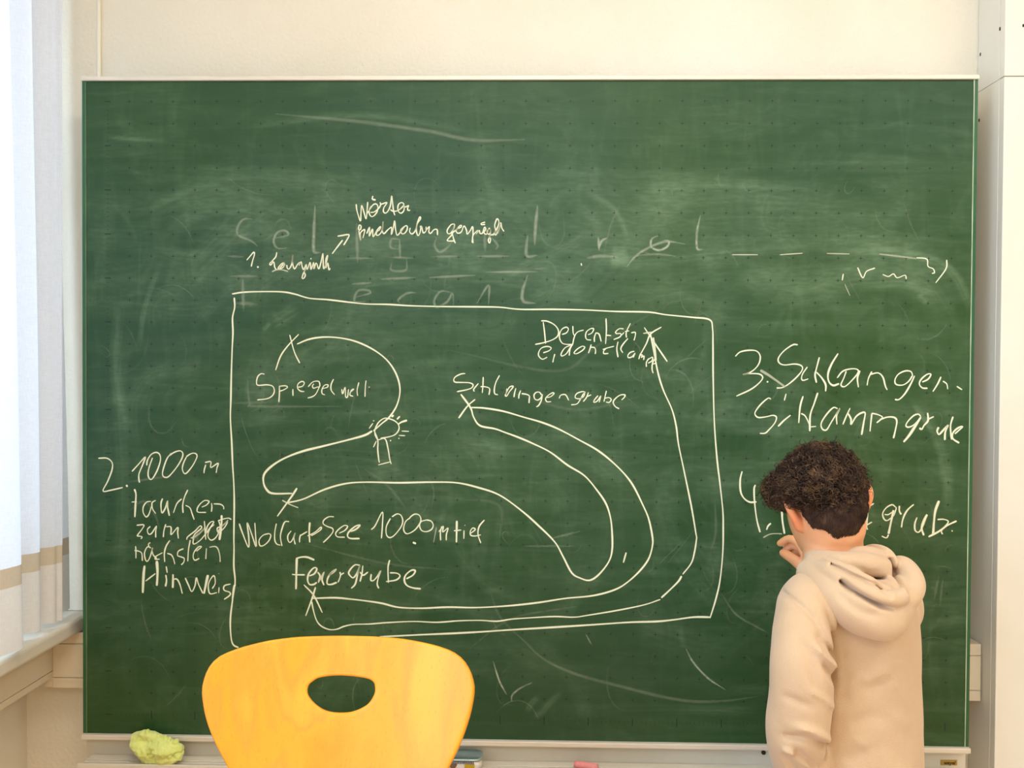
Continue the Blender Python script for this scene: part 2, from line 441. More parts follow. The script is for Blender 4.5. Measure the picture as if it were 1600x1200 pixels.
2.6 1:268,250 255,300 262,450 285,620 318,745
2.6 1:430,650 400,680 385,720
2 .5:350,800 420,765 500,758 545,762
3.4 1:545,500 550,620 572,760
#W grube|chalk word ending in grube|1340 760 8.889
2.4 1:225,235 150,300 135,430 125,560 140,600
2 1:0,540 100,545 200,495
2.2 1:530,290 480,255 400,295 350,370 360,440 400,475 450,450 500,400 535,310 530,285
1.8 1:375,390 430,390 500,340
3.6 1:500,330 480,420 450,560 430,660
2.2 1:430,670 400,715 335,690
3 1:580,270 580,340 605,390
2.8 1:780,250 700,320 650,400 620,490 610,570
2.6 1:825,430 795,520 800,610 850,635 900,560 965,390
3.8 1:965,390 920,480 890,580 920,680
4 1:1130,200 1080,340 1060,500 1048,680
2.2 1:1110,460 1200,458 1260,490 1200,570 1100,640 985,695
3 1:1375,480 1250,540 1120,630 985,700
2.2 .9:1220,560 1165,620 1180,665
3 1:1306,622 1320,615
#W fragments|half erased chalk letters under the right edge|1120 380 2.5
1.8 1:780,57 820,62 825,90 845,100 850,115 840,118
2 1:898,65 895,100 855,155
2 .9:550,95 570,135 585,110 618,97
1.8 1:494,120 490,145
1.8 .9:648,122 670,130 690,120 705,135 735,125 740,140
2 .6:60,45 160,45
2 .6:247,45 335,39
2 .45:430,40 518,42
2.4 .35:635,42 780,60
1.8 .95:-530,78 -528,88
3 .9:-354,1208 -365,1248
1.5 .5:500,160 520,205
#S ghost|wiped off ghost letters across the upper middle|340 280 3.2
3 .33:175,200 130,200 100,240 105,280 170,310 200,335
3 .36:285,295 350,280 340,258 300,265 280,310 300,345 345,345
4 .42:487,130 482,250 480,350 495,368 515,365
4 .25:695,220 700,420
3 .25:640,310 660,270
3 .25:910,300 870,300 865,340 905,350
3 .28:910,300 912,395
3 .28:1095,290 1085,330 1110,365 1150,340 1175,310
4 .25:1335,270 1338,360
3 .25:1370,290 1400,330 1390,350
4 .4:1600,130 1590,230 1585,330
4 .35:1550,280 1545,380 1600,380
3 .2:50,385 130,388
3 .2:640,395 780,395
3 .25:860,390 980,395
3 .25:1070,388 1210,385
3 .3:1295,385 1460,385
3 .35:1340,465 1600,462
3 .28:65,485 200,485
3 .3:815,500 990,492
3 .32:1060,492 1290,480
3 .28:670,525 770,518
4 .25:125,500 130,660
3 .3:690,590 760,570 750,555 700,560 685,610 740,610
3 .3:910,620 905,600 950,570 995,568
3 .28:1180,570 1120,560 1085,600 1095,640 1150,610 1175,570 1180,640
3 .3:1297,620 1355,530 1355,625
4 .35:1550,480 1525,560 1530,610 1590,622
3 .22:870,420 870,455 940,455 945,400
3 .5:1903,288 1908,358
3 .5:1908,345 1920,310 1950,292
3 .55:2205,282 2170,300 2170,340 2210,355 2250,335 2255,310 2230,305
3 .4:2045,438 2090,385 2160,340 2245,312 2340,325
3 .45:2415,180 2397,260 2398,345 2428,352
4 .3:1845,395 1910,385 2000,390
3 .25:2095,380 2200,375 2290,385
3 .2:1580,450 1640,445
5 .2:90,620 200,625
#S scratch|faint chalk scratches and wipe arcs|700 780 3
2.4 .7:212,760 240,850 275,917
2.4 .5:300,950 300,920 340,885 395,860
2.6 .6:1115,700 1150,765 1220,840 1300,893
4 .2:330,640 450,750 600,820 800,875 1000,925 1150,948 1300,945 1450,925
2 .4:645,632 675,685
3 .18:1280,440 1350,540 1450,600 1500,625
3 .2:350,220 600,220
3 .25:480,185 620,150
9 .12:530,905 480,950 430,1005 400,1005
9 .12:430,920 390,960 370,1000
12 .09:1060,985 1250,990 1450,1000
12 .09:1300,900 1450,890 1500,900
8 .1:1080,600 1110,700
3 .14:1250,0 1255,150 1230,250
3 .12:200,440 250,560 400,700
4 .14:-390,-140 -280,-60 -200,40
4 .1:60,0 240,30 240,200
5 .24:-810,-1806 -420,-1770 -90,-1725 120,-1683 360,-1686
10 .1:-960,-1740 -420,-1800 90,-1730
6 .13:-1600,-1700 -1500,-1690 -1300,-1680
16 .08:930,-1428 1020,-1470 1200,-1480 1500,-1470 1800,-1460
14 .07:600,-1400 690,-1300 720,-1180
8 .14:650,-1440 760,-1380 820,-1290 840,-1220
14 .09:200,-1030 500,-1150 700,-1260
30 .07:-1200,-1150 -700,-1350 -300,-1400 100,-1420
30 .07:-1000,-900 -600,-1150 0,-1200 500,-1180
40 .06:1000,-1330 1500,-1350 2200,-1300
34 .08:1700,-1200 2000,-1180 2300,-1100
12 .15:1750,-1150 2100,-1160 2350,-1080 2450,-900
30 .07:1500,-900 1900,-1050 2200,-1000 2350,-800
16 .15:1900,-1000 2150,-1010 2300,-950
8 .2:2200,-960 2250,-920
14 .14:2180,-470 2280,-320 2340,-100 2340,60
6 .2:2180,-450 2270,-320
14 .12:-1540,-900 -1560,-600 -1500,-300
30 .07:-1500,-1300 -1000,-1500 -400,-1450
16 .1:-1500,-800 -1540,-500 -1520,0 -1560,500
8 .13:-1350,-1100 -1420,-900 -1450,-700
20 .14:-830,-820 -700,-900
6 .2:-870,-790 -830,-830
24 .06:-600,-1000 0,-1060 500,-1000
3 .2:-940,-560 -930,-450 -900,-435 -500,-435
3 .14:-1030,-450 -820,-455
3 .16:-1180,100 -1170,300
3 .18:-1500,-80 -1400,-95 -1280,-110
3 .16:-1500,60 -1430,10 -1380,60 -1350,140
3 .12:100,700 300,560 620,500
3 .12:-700,200 -300,300 0,330
4 .12:1850,600 1950,640 2100,600
6 .1:2080,300 2060,500
3 .16:2300,360 2280,470
3 .14:2320,370 2305,500
4 .1:300,-500 600,-420 900,-480
4 .1:0,-700 500,-600 700,-720 1000,-900
20 .06:800,-850 1100,-950 1400,-900
20 .06:0,-300 300,-250 700,-350
22 .3:760,-1140 800,-1135 850,-1142
30 .1:660,-1170 800,-1185 950,-1165
12 .1:900,-1105 1300,-1150 1700,-1180
26 .07:1300,-1200 1800,-1215 2300,-1190
40 .07:400,-1100 520,-1050 640,-1000
30 .06:380,-900 520,-960 700,-930
34 .06:-1300,-950 -1000,-1250 -800,-1400
20 .05:2300,-600 2350,-300 2330,0
"""
# ---------------------------------------------------------------- room shell
def struct(o): o['kind']='structure'; return o
struct(box('floor',XW-0.2,XR+0.1,YB-0.1,YF+0.2,-0.1,0,M['floor']))
struct(box('ceiling',XW-0.2,XR+0.1,YB-0.1,YF+0.2,HC,HC+0.1,M['ceiling']))
xs=float(at(150,60,YF-0.018)[0])                 # step in the front wall beside the window
struct(box('wall_front',XW-0.25,XR+0.1,YF,YF+0.15,0,HC,M['wall']))
struct(box('wall_right',XR,XR+0.1,YB-0.1,YF,0,HC,M['wall']))
struct(box('wall_back',XW,XR,YB-0.1,YB,0,HC,M['wall']))
zs=float(at(113,953,YF)[2])                      # top of the window sill
struct(box('trim_pier',XW-0.2,xs,YF-0.004,YF,zs,HC,M['wall'],bev=0.001,seg=2))
V,Fq=tube([(xs,YF-0.004,zs),(xs,YF-0.004,2.0),(xs,YF-0.004,HC)],0.0045,12); struct(mesh('trim_glint_bead',V,Fq,mat('glint_bead_pale',(246,240,220),0.5),None,True))  # rounded bead added so the wall step catches light as a bright line
ZT=2.72
L=[(XW-0.2,XW,YB,YF,0,zs-0.035),(XW-0.2,XW,YB,YF,ZT,HC)]
edges=[YB]+[v for w in sorted(WINS) for v in w]+[YF]
for i in range(0,len(edges),2): L.append((XW-0.2,XW,edges[i],edges[i+1],zs-0.035,ZT))
struct(boxes('wall_left',L,M['wall']))
# glass: clear pane with a little reflection
gm=bpy.data.materials.new('window_glass'); gm.use_nodes=True; nt=gm.node_tree; nt.nodes.clear()
o_=nd(nt,'ShaderNodeOutputMaterial'); t_=nd(nt,'ShaderNodeBsdfTransparent'); g_=nd(nt,'ShaderNodeBsdfGlossy'); mx=nd(nt,'ShaderNodeMixShader')
g_.inputs['Roughness'].default_value=0.02; mx.inputs[0].default_value=0.06; t_.inputs[0].default_value=(0.96,0.98,0.97,1)
nt.links.new(t_.outputs[0],mx.inputs[1]); nt.links.new(g_.outputs[0],mx.inputs[2]); nt.links.new(mx.outputs[0],o_.inputs[0])
for i,(a,b) in enumerate(WINS):
    w=0.055; xo=XW-0.14; m_=(a+b)/2; fr=[]
    fr+=[(xo-0.03,xo+0.03,a,a+w,zs,ZT),(xo-0.03,xo+0.03,b-w,b,zs,ZT),(xo-0.03,xo+0.03,a,b,zs,zs+w),(xo-0.03,xo+0.03,a,b,ZT-w,ZT),(xo-0.03,xo+0.03,m_-0.045,m_+0.045,zs,ZT)]
    W=struct(boxes('window_%d'%(i+1),fr,M['frame_w']))
    for (p,q) in ((a+w,m_-0.045),(m_+0.045,b-w)):
        g=box('pane',xo-0.004,xo+0.004,p,q,zs+w,ZT-w,gm); g.parent=W
    h=box('handle',xo+0.03,xo+0.055,m_-0.012,m_+0.012,zs+0.62,zs+0.75,M['metal'],bev=0.004); h.parent=W
# window sill slab with rounded front edge
xsf=float(at(128,964,0.064)[0])
struct(box('trim_window_sill',XW-0.17,xsf,YB+0.02,YF-0.001,zs-0.036,zs,M['sill'],bev=0.008,seg=3))
# cable duct along the front wall
yd=0.062
zt=float(at(100,988,yd)[2]); z1=float(at(100,1006,yd)[2]); z2=float(at(100,1059,yd)[2]); z3=float(at(100,1075,yd)[2])
xc=float(at(1528,60,YF)[0])                      # cabinet side plane
xdl=float(at(82,1030,yd)[0])
D=thing('cable_duct','cream plastic cable duct running low along the front wall behind the chalkboard','duct',((xdl+xc)/2,yd,z3))
box('duct_body',xdl-0.02,xc-0.002,yd+0.004,YF-0.001,z3+0.001,zt-0.001,M['duct'],D)
for (p,q,n) in ((z1+0.0008,zt,'strip'),(z2+0.0008,z1-0.0008,'cover'),(z3,z2-0.0008,'strip')):
    box(n,xdl,xc-0.003,yd,yd+0.006,p,q,M['duct'],D,bev=0.0012)
# duct along the window wall under the sill
D2=thing('cable_duct','cream plastic cable duct running under the window sill along the window wall','duct',(xdl,-2.5,z2))
zq=z2+0.016
box('duct_body',XW+0.001,xdl-0.006,YB+0.03,yd+0.03,z2+0.001,zs-0.037,M['duct'],D2)
box('cover',xdl-0.006,xdl,YB+0.03,yd+0.03,zq+0.0008,zs-0.038,M['duct'],D2,bev=0.0012)
box('strip',xdl-0.006,xdl,YB+0.03,yd+0.03,z2,zq-0.0008,M['duct'],D2,bev=0.0012)
struct(boxes('baseboard_front',[(XW+0.001,xc-0.01,YF-0.012,YF-0.0005,0.0,0.07)],mat('baseboard_wood',(150,112,72),0.5,(132,96,60),20,stretch=(0.5,6,6))))
# ---------------------------------------------------------------- wall cupboard at the right
# depth of the cupboard front: where the side plane meets image column 1570
yc=float(min(np.linspace(-0.2,0.11,400),key=lambda Y:abs(at(1570,60,Y)[0]-xc)))
zsplit=float(at(1560,119,yc)[2])
def cupboard(label,z0,z1_,handle_z):
    c=thing('cupboard',label,'cupboard',(xc+0.6,yc,z0))
    t=0.018
    V=[(xc+t,xc+1.2,yc+0.021,YF-0.002,z0+0.0004,z0+t),(xc+t,xc+1.2,yc+0.021,YF-0.002,z1_-t,z1_-0.0004),(xc+1.2-t,xc+1.2,yc+0.021,YF-0.002,z0+t,z1_-t)]
    boxes('carcass',V,M['cab'],c)
    box('side_panel',xc,xc+t,yc+0.0205,YF-0.002,z0+0.0004,z1_-0.0004,M['cab'],c,bev=0.0008)
    for k in range(2):
        x0=xc+0.0005+k*0.6; d=box('door',x0,x0+0.598,yc,yc+0.0195,z0+0.0008,z1_-0.0008,M['cab'],c,bev=0.0014)
        hx=x0+0.55-(k*0.5); V,Fq=tube([(hx,yc-0.001,handle_z-0.06),(hx,yc-0.026,handle_z-0.055),(hx,yc-0.026,handle_z+0.055),(hx,yc-0.001,handle_z+0.06)],0.005,8)
        mesh('handle',V,Fq,M['metal']).parent=d
    return c
cu=cupboard('cream wall cupboard at the right edge, upper unit above the horizontal seam',zsplit,HC-0.06,zsplit+0.12)
cl=cupboard('tall cream cupboard at the right edge, below the horizontal seam',0.06,zsplit,1.15)
for c,H in ((cu,[(1564,45,.5),(1532,85,.5)]),(cl,[(1530,188,.5)])):
    for (px,py,_) in H:
        Y=min(np.linspace(yc+0.02,YF,300),key=lambda Y:abs(at(px,py,Y)[0]-xc)); p=at(px,py,Y)
        box('drill_hole',xc-0.0008,xc+0.002,float(p[1])-0.002,float(p[1])+0.002,float(p[2])-0.0035,float(p[2])+0.0035,M['dark'],c)
p=at(1599,40,yc); box('drill_hole',float(p[0])-0.002,float(p[0])+0.002,yc-0.0008,yc+0.002,float(p[2])-0.003,float(p[2])+0.003,M['dark'],cu)
box('plinth',xc+0.01,xc+1.19,yc+0.03,YF-0.002,0,0.061,M['cab'],cl)
# ---------------------------------------------------------------- ceiling lamps
em=bpy.data.materials.new('lamp_diffuser'); em.use_nodes=True; b=em.node_tree.nodes['Principled BSDF']
b.inputs['Emission Color'].default_value=(1,0.93,0.82,1); b.inputs['Emission Strength'].default_value=3.0
for i,(x,y) in enumerate(LAMPS):
    t=thing('ceiling_lamp',['white box ceiling lamp above the board, window side','white box ceiling lamp above the board, cupboard side','white box ceiling lamp at the back of the room, window side','white box ceiling lamp at the back of the room, cupboard side'][i],'lamp',(x,y,HC-0.1),'ceiling lamps')
    box('housing',x-0.64,x+0.64,y-0.17,y+0.17,HC-0.08,HC-0.001,M['frame_w'],t,bev=0.006)
    box('diffuser',x-0.61,x+0.61,y-0.145,y+0.145,HC-0.1,HC-0.079,em,t,bev=0.006)
# ---------------------------------------------------------------- curtain
def curtain_mat(name,c,tr,thick=0.0):
    m=bpy.data.materials.new(name); m.use_nodes=True; nt=m.node_tree; nt.nodes.clear()
    o=nd(nt,'ShaderNodeOutputMaterial'); df=nd(nt,'ShaderNodeBsdfDiffuse'); tl=nd(nt,'ShaderNodeBsdfTranslucent'); mx=nd(nt,'ShaderNodeMixShader')
    mx.inputs[0].default_value=tr
    tc=nd(nt,'ShaderNodeTexCoord'); n1=nd(nt,'ShaderNodeTexNoise'); mp=nd(nt,'ShaderNodeMapping'); mp.inputs['Scale'].default_value=(900,900,60); n1.inputs['Scale'].default_value=1
    mp2=nd(nt,'ShaderNodeMapping'); mp2.inputs['Scale'].default_value=(60,60,900); n2=nd(nt,'ShaderNodeTexNoise'); n2.inputs['Scale'].default_value=1
    ad=nd(nt,'ShaderNodeMath',operation='ADD'); rp=nd(nt,'ShaderNodeValToRGB')
    rp.color_ramp.elements[0].position=0.3; rp.color_ramp.elements[1].position=0.7
    rp.color_ramp.elements[0].color=tuple(v*0.86 for v in lin(c)[:3])+(1,); rp.color_ramp.elements[1].color=lin(c)
    ml=nd(nt,'ShaderNodeMath',operation='MULTIPLY'); ml.inputs[1].default_value=0.5
    bp=nd(nt,'ShaderNodeBump'); bp.inputs['Strength'].default_value=0.15; bp.inputs['Distance'].default_value=0.0006
    L=nt.links.new
    L(tc.outputs['Object'],mp.inputs[0]); L(tc.outputs['Object'],mp2.inputs[0]); L(mp.outputs[0],n1.inputs['Vector']); L(mp2.outputs[0],n2.inputs['Vector'])
    L(n1.outputs[0],ad.inputs[0]); L(n2.outputs[0],ad.inputs[1]); L(ad.outputs[0],ml.inputs[0]); L(ml.outputs[0],rp.inputs[0])
    L(ml.outputs[0],bp.inputs['Height']); L(bp.outputs[0],df.inputs['Normal'])
    L(rp.outputs[0],df.inputs[0]); L(rp.outputs[0],tl.inputs[0]); L(df.outputs[0],mx.inputs[1]); L(tl.outputs[0],mx.inputs[2]); L(mx.outputs[0],o.inputs[0])
    return m
M['cur']=curtain_mat('curtain_voile',(240,240,243),0.5)
M['cur_band']=curtain_mat('curtain_band',(212,197,174),0.15)
M['cur_low']=curtain_mat('curtain_hem_cloth',(232,226,218),0.22)
def sect(k):   # k=0 top .. 1 bottom : list of (x,y) of the sheet from near the camera to the front wall
    def pk(pt,pb,Y): 
        px=pt[0]+(pb[0]-pt[0])*k; py=pt[1]+(pb[1]-pt[1])*k
        return at(px,py,Y)
    A=pk((13,0),(38,1012),-0.19); B=pk((49,0),(65,985),-0.075); C=pk((97,0),(98,968),0.0); E_=pk((82,0),(90,968),0.016)
    G=pk((91,0),(109,954),0.088)
    S_=pk((76,0),(86,970),-0.02)
    xa,xb,xc_=A[0],B[0],C[0]
    dv=0.05+0.012*k
    return [(xa-dv*1.1,-0.30),(xa-0.02,-0.26),(xa-0.004,-0.215),(xa,-0.19),(xa-0.018,-0.176),(xa-dv,-0.165),
            (xb-0.035,-0.125),(xb-0.006,-0.092),(xb,-0.075),(xb-0.016,-0.064),(xb-dv*0.9,-0.058),
            (xc_-0.028,-0.038),(S_[0]-0.0,-0.022),(xc_-0.006-0.004*(1-k),-0.010),(xc_,0.0),(xc_-0.012,0.006),(E_[0]-0.016,0.016),(G[0]-0.01*(1-k),0.066),(G[0]-0.002,0.09)]
def near(k):   # folds continuing towards the camera, out of frame
    out=[];y=-1.5;i=0
    while y<-0.33:
        a=0.028*(1 if i%2 else -1); out.append((XW+0.13+a+0.01*math.sin(i*2.3),y)); y+=0.045; i+=1
    return out
ztop=2.86; zbot=zs+0.012; NZ=60; rows=[]
zz=list(np.linspace(ztop,zbot,NZ))
zb1=float(at(60,866,-0.1)[2]); zb2=float(at(60,895,-0.1)[2])
zz=sorted(set([round(z,4) for z in zz]+[round(zb1,4),round(zb2,4)]),reverse=True)
for z in zz:
    k=(ztop-z)/(ztop-zbot); s=np.array(near(k)+sect(min(1,max(0,(at(60,0,-0.1)[2]-z)/(at(60,0,-0.1)[2]-zbot)))))
    c=catmull(s,5); n=len(c)
    w=0.0025*np.sin(np.arange(n)*0.55+3*z)+0.0015*np.sin(np.arange(n)*0.23-5*z)
    rows.append(np.column_stack([c[:,0]+w*0.6,c[:,1],np.full(n,z)]))
R=np.array(rows); nr,nc,_=R.shape
cur=thing('curtain','white curtain with a tan band above its hem, hanging in front of the window','curtain',(XW+0.13,-0.6,zbot))
def sheet(name,i0,i1,m,par=cur,off=0.0):
    V=R[i0:i1+1].reshape(-1,3).copy(); V[:,0]+=off; nn=i1-i0+1
    Fq=[(i*nc+j,i*nc+j+1,(i+1)*nc+j+1,(i+1)*nc+j) for i in range(nn-1) for j in range(nc-1)]
    o=mesh(name,V,Fq,m,par,True); return o
ib1=zz.index(round(zb1,4)); ib2=zz.index(round(zb2,4))
sheet('cloth',0,ib1,M['cur']); sheet('band',ib1,ib2,M['cur_band']); sheet('hem',ib2,nr-1,M['cur_low'])
rail=box('curtain_rail',XW+0.10,XW+0.155,-5.4,YF-0.03,2.885,2.91,M['frame_w'],bev=0.003); tag(rail,'white curtain rail along the window wall under the ceiling','rail')
for y in (-5.2,-3.6,-2.0,-0.4): 
    g=box('bracket',XW+0.001,XW+0.11,y-0.01,y+0.01,2.89,2.905,M['frame_w']); g.parent=rail
V=[];Fq=[]
hooks=[]
for i in range(0,nc,10):
    p=R[0][i]; v,f=tube([(p[0],p[1],2.855),(XW+0.128,p[1],2.878)],0.002,5); n=len(V); V+=v; Fq+=[tuple(a+n for a in q) for q in f]
mesh('glider',V,Fq,M['frame_w'],cur)['kind']='stuff'
# ---------------------------------------------------------------- chalkboard
XL=float(at(129,600)[0]); XRt=float(at(1521,640)[0]); 
xl2=float(at(129,600)[0]); xr2=float(at(1521.5,600)[0])
ztopb=float(at(800,119)[2]); zbotb=float((at(130,1153.5)[2]+at(1513,1175)[2])/2)
BX0,BX1=xl2,xr2
B=thing('chalkboard','large green chalkboard covered in handwriting and a hand drawn treasure map','chalkboard',((BX0+BX1)/2,0.02,zbotb))
bmt=bpy.data.materials.new('chalkboard_enamel'); bmt.use_nodes=True; nt=bmt.node_tree; bs=nt.nodes['Principled BSDF']
bs.inputs['Roughness'].default_value=0.48; bs.inputs['Specular IOR Level'].default_value=0.36
tc=nd(nt,'ShaderNodeTexCoord'); Lk=nt.links.new
def noise(scale,sc,detail=6,dist=0.0,off=(0,0,0),rz=0.0):
    mp=nd(nt,'ShaderNodeMapping'); mp.inputs['Scale'].default_value=sc; mp.inputs['Location'].default_value=off; mp.inputs['Rotation'].default_value=(0,rz,0)
    n=nd(nt,'ShaderNodeTexNoise'); n.inputs['Scale'].default_value=scale; n.inputs['Detail'].default_value=detail; n.inputs['Distortion'].default_value=dist
    Lk(tc.outputs['Object'],mp.inputs[0]); Lk(mp.outputs[0],n.inputs['Vector']); return n
def ramp(n,a,b,va=0.0,vb=1.0):
    r=nd(nt,'ShaderNodeMapRange'); r.inputs[1].default_value=a; r.inputs[2].default_value=b; r.inputs[3].default_value=va; r.inputs[4].default_value=vb
    Lk(n.outputs[0],r.inputs[0]); return r
def mul(a,b,op='MULTIPLY'):
    m=nd(nt,'ShaderNodeMath',operation=op)
    for i,v in enumerate((a,b)):
        if isinstance(v,(int,float)): m.inputs[i].default_value=v
        else: Lk(v.outputs[0],m.inputs[i])
    return m
big=ramp(noise(1.6,(1,1,1.3),3,0.6),0.35,0.7)
wipeH=ramp(noise(2.2,(0.8,1,5.0),7,2.2,(3,0,1),0.06),0.42,0.85)
wipeD=ramp(noise(2.6,(1.2,1,8.0),7,1.8,(7,0,2),0.8),0.5,0.85)
wipeV=ramp(noise(2.4,(8.0,1,1.4),7,1.5,(1,0,5)),0.5,0.85)
fine=ramp(noise(70,(0.5,1,2.2),5,0.5),0.3,0.75)
scr=ramp(noise(5.0,(1,1,1),8,5.0,(2,0,9)),0.5,0.72)
tot=mul(mul(mul(wipeH,0.38),mul(wipeD,0.45),'ADD'),mul(mul(wipeV,0.30),mul(scr,0.22),'ADD'),'ADD')
tot=mul(tot,mul(mul(big,0.75),0.30,'ADD'))
tot=mul(tot,mul(mul(fine,0.5),0.6,'ADD'))
mixc=nd(nt,'ShaderNodeMix',data_type='RGBA'); base=nd(nt,'ShaderNodeMix',data_type='RGBA')
hue=ramp(noise(1.1,(1,1,1),2,0.3,(5,0,5)),0.3,0.7)
base.inputs[6].default_value=lin((25,65,39)); base.inputs[7].default_value=lin((36,70,25)); Lk(hue.outputs[0],base.inputs[0])
mixc.inputs[7].default_value=lin((176,204,166)); Lk(base.outputs[2],mixc.inputs[6]); da=nd(nt,'ShaderNodeAttribute',attribute_name='dust'); dm=nd(nt,'ShaderNodeMath',operation='MULTIPLY'); Lk(da.outputs['Fac'],dm.inputs[0]); fm=mul(mul(fine,0.55),0.65,'ADD'); Lk(fm.outputs[0],dm.inputs[1]); tm=mul(mul(tot,0.26),dm,'ADD'); Lk(tm.outputs[0],mixc.inputs[0])
Lk(mixc.outputs[2],bs.inputs['Base Color'])
rr=mul(mul(tot,0.5),0.46,'ADD'); Lk(rr.outputs[0],bs.inputs['Roughness'])
M['board']=bmt
M['board_edge']=mat('green_edge_strip',(34,92,58),0.35,(30,82,50),10)
M['gold']=mat('sealing_line',(70,100,60),0.5,(120,130,80),40,stretch=(1,1,0.3))
M['whiteline']=mat('white_sealing_line',(198,208,178),0.5,(150,170,130),30,stretch=(1,1,0.5))
M['ink']=mat('grid_ink',(16,34,24),0.7)
pw=0.0095
box('board_core',BX0+pw,BX1-pw,0.0008,0.022,zbotb+0.012,ztopb-0.009,M['board_edge'] ,B)
box('edge_strip',BX0,BX0+pw-0.0015,-0.001,0.026,zbotb+0.012,ztopb-0.009,M['board_edge'],B,bev=0.001)
box('edge_strip',BX1-pw+0.0018,BX1,-0.001,0.026,zbotb+0.012,ztopb-0.009,M['board_edge'],B,bev=0.001)
box('sealing_line',BX0+pw-0.0015,BX0+pw,-0.0012,0.01,zbotb+0.012,ztopb-0.009,M['gold'],B)
box('sealing_line',BX1-pw,BX1-pw+0.0018,-0.0012,0.01,zbotb+0.012,ztopb-0.009,M['whiteline'],B)
box('top_rail',BX0-0.0005,BX1+0.0005,-0.006,0.028,ztopb-0.010,ztopb,M['alu'],B,bev=0.0015)
box('bottom_rail',BX0-0.0005,BX1+0.0005,-0.010,0.030,zbotb,zbotb+0.012,M['alu'],B,bev=0.002)
for px in (387,407,1248,1272):
    p=at(px,118.5); box('clip',float(p[0])-0.006,float(p[0])+0.006,0.004,0.016,ztopb-0.001,ztopb+0.0022,M['pylon'],B)
# printed dots and rulers
V=[];Fq=[]
def q(x0,x1,z0,z1,y=-0.00025):
    n=len(V); V.extend([(x0,y,z0),(x1,y,z0),(x1,y,z1),(x0,y,z1)]); Fq.append((n,n+1,n+2,n+3))
for i in range(1,39):
    for j in range(0,28):
        x=i*0.05; z=Z0-j*0.05; s=0.0017
        n=len(V)
        for k in range(6):
            a=k*math.pi/3; V.append((x+s*math.cos(a),-0.00025,z+s*math.sin(a)))
        Fq.append(tuple(range(n,n+6)))
        if True:
            for (dx,dz,w,h) in ((0,0.0028,0.0004,0.0016),(0,-0.0028,0.0004,0.0016),(0.0028,0,0.0016,0.0004),(-0.0028,0,0.0016,0.0004)): q(x+dx-w,x+dx+w,z+dz-h,z+dz+h)
mesh('grid_dots',V,Fq,M['ink'],B)['kind']='stuff'
V=[];Fq=[]
for j in range(0,141):
    z=Z0-j*0.01; h=0.00045; l=0.0022
    if j%10==0: l=0.0068; h=0.0011
    elif j%5==0: l=0.0034
    q(-l,l,z-h,z+h)
for i in range(1,191):
    x=i*0.01; h=0.00045; l=0.0022
    if i%10==0: l=0.0095; h=0.0011
    elif i%5==0: l=0.0045
    z=Z0-1.4; q(x-h,x+h,z-l,z+l)
mesh('ruler_ticks',V,Fq,M['ink'],B)['kind']='stuff'
# ---------------------------------------------------------------- chalk strokes
def chalk_mat(name,c,lo,hi,scale=(900,1,900),soft=False):
    m=bpy.data.materials.new(name); m.use_nodes=True; nt=m.node_tree; nt.nodes.clear(); L=nt.links.new
    o=nd(nt,'ShaderNodeOutputMaterial'); df=nd(nt,'ShaderNodeBsdfDiffuse'); tr=nd(nt,'ShaderNodeBsdfTransparent'); mx=nd(nt,'ShaderNodeMixShader')
    at_=nd(nt,'ShaderNodeAttribute',attribute_name='op'); tc=nd(nt,'ShaderNodeTexCoord'); mp=nd(nt,'ShaderNodeMapping'); mp.inputs['Scale'].default_value=scale
    n=nd(nt,'ShaderNodeTexNoise'); n.inputs['Scale'].default_value=1.0; n.inputs['Detail'].default_value=3
    r=nd(nt,'ShaderNodeMapRange'); r.inputs[1].default_value=0.35; r.inputs[2].default_value=0.6; r.inputs[3].default_value=lo; r.inputs[4].default_value=hi
    ml=nd(nt,'ShaderNodeMath',operation='MULTIPLY'); df.inputs[0].default_value=lin(c)
    L(tc.outputs['Object'],mp.inputs[0]); L(mp.outputs[0],n.inputs['Vector']); L(n.outputs[0],r.inputs[0]); L(r.outputs[0],ml.inputs[0]); L(at_.outputs['Fac'],ml.inputs[1])
    L(ml.outputs[0],mx.inputs[0]); L(tr.outputs[0],mx.inputs[1]); L(df.outputs[0],mx.inputs[2]); L(mx.outputs[0],o.inputs[0]); return m
M['chalk']=chalk_mat('chalk_line_white',(242,243,212),0.66,1.0)
M['chalk_soft']=chalk_mat('chalk_smear_white',(205,216,190),0.62,1.0,(70,1,130))
layer=[0]; LEV={}
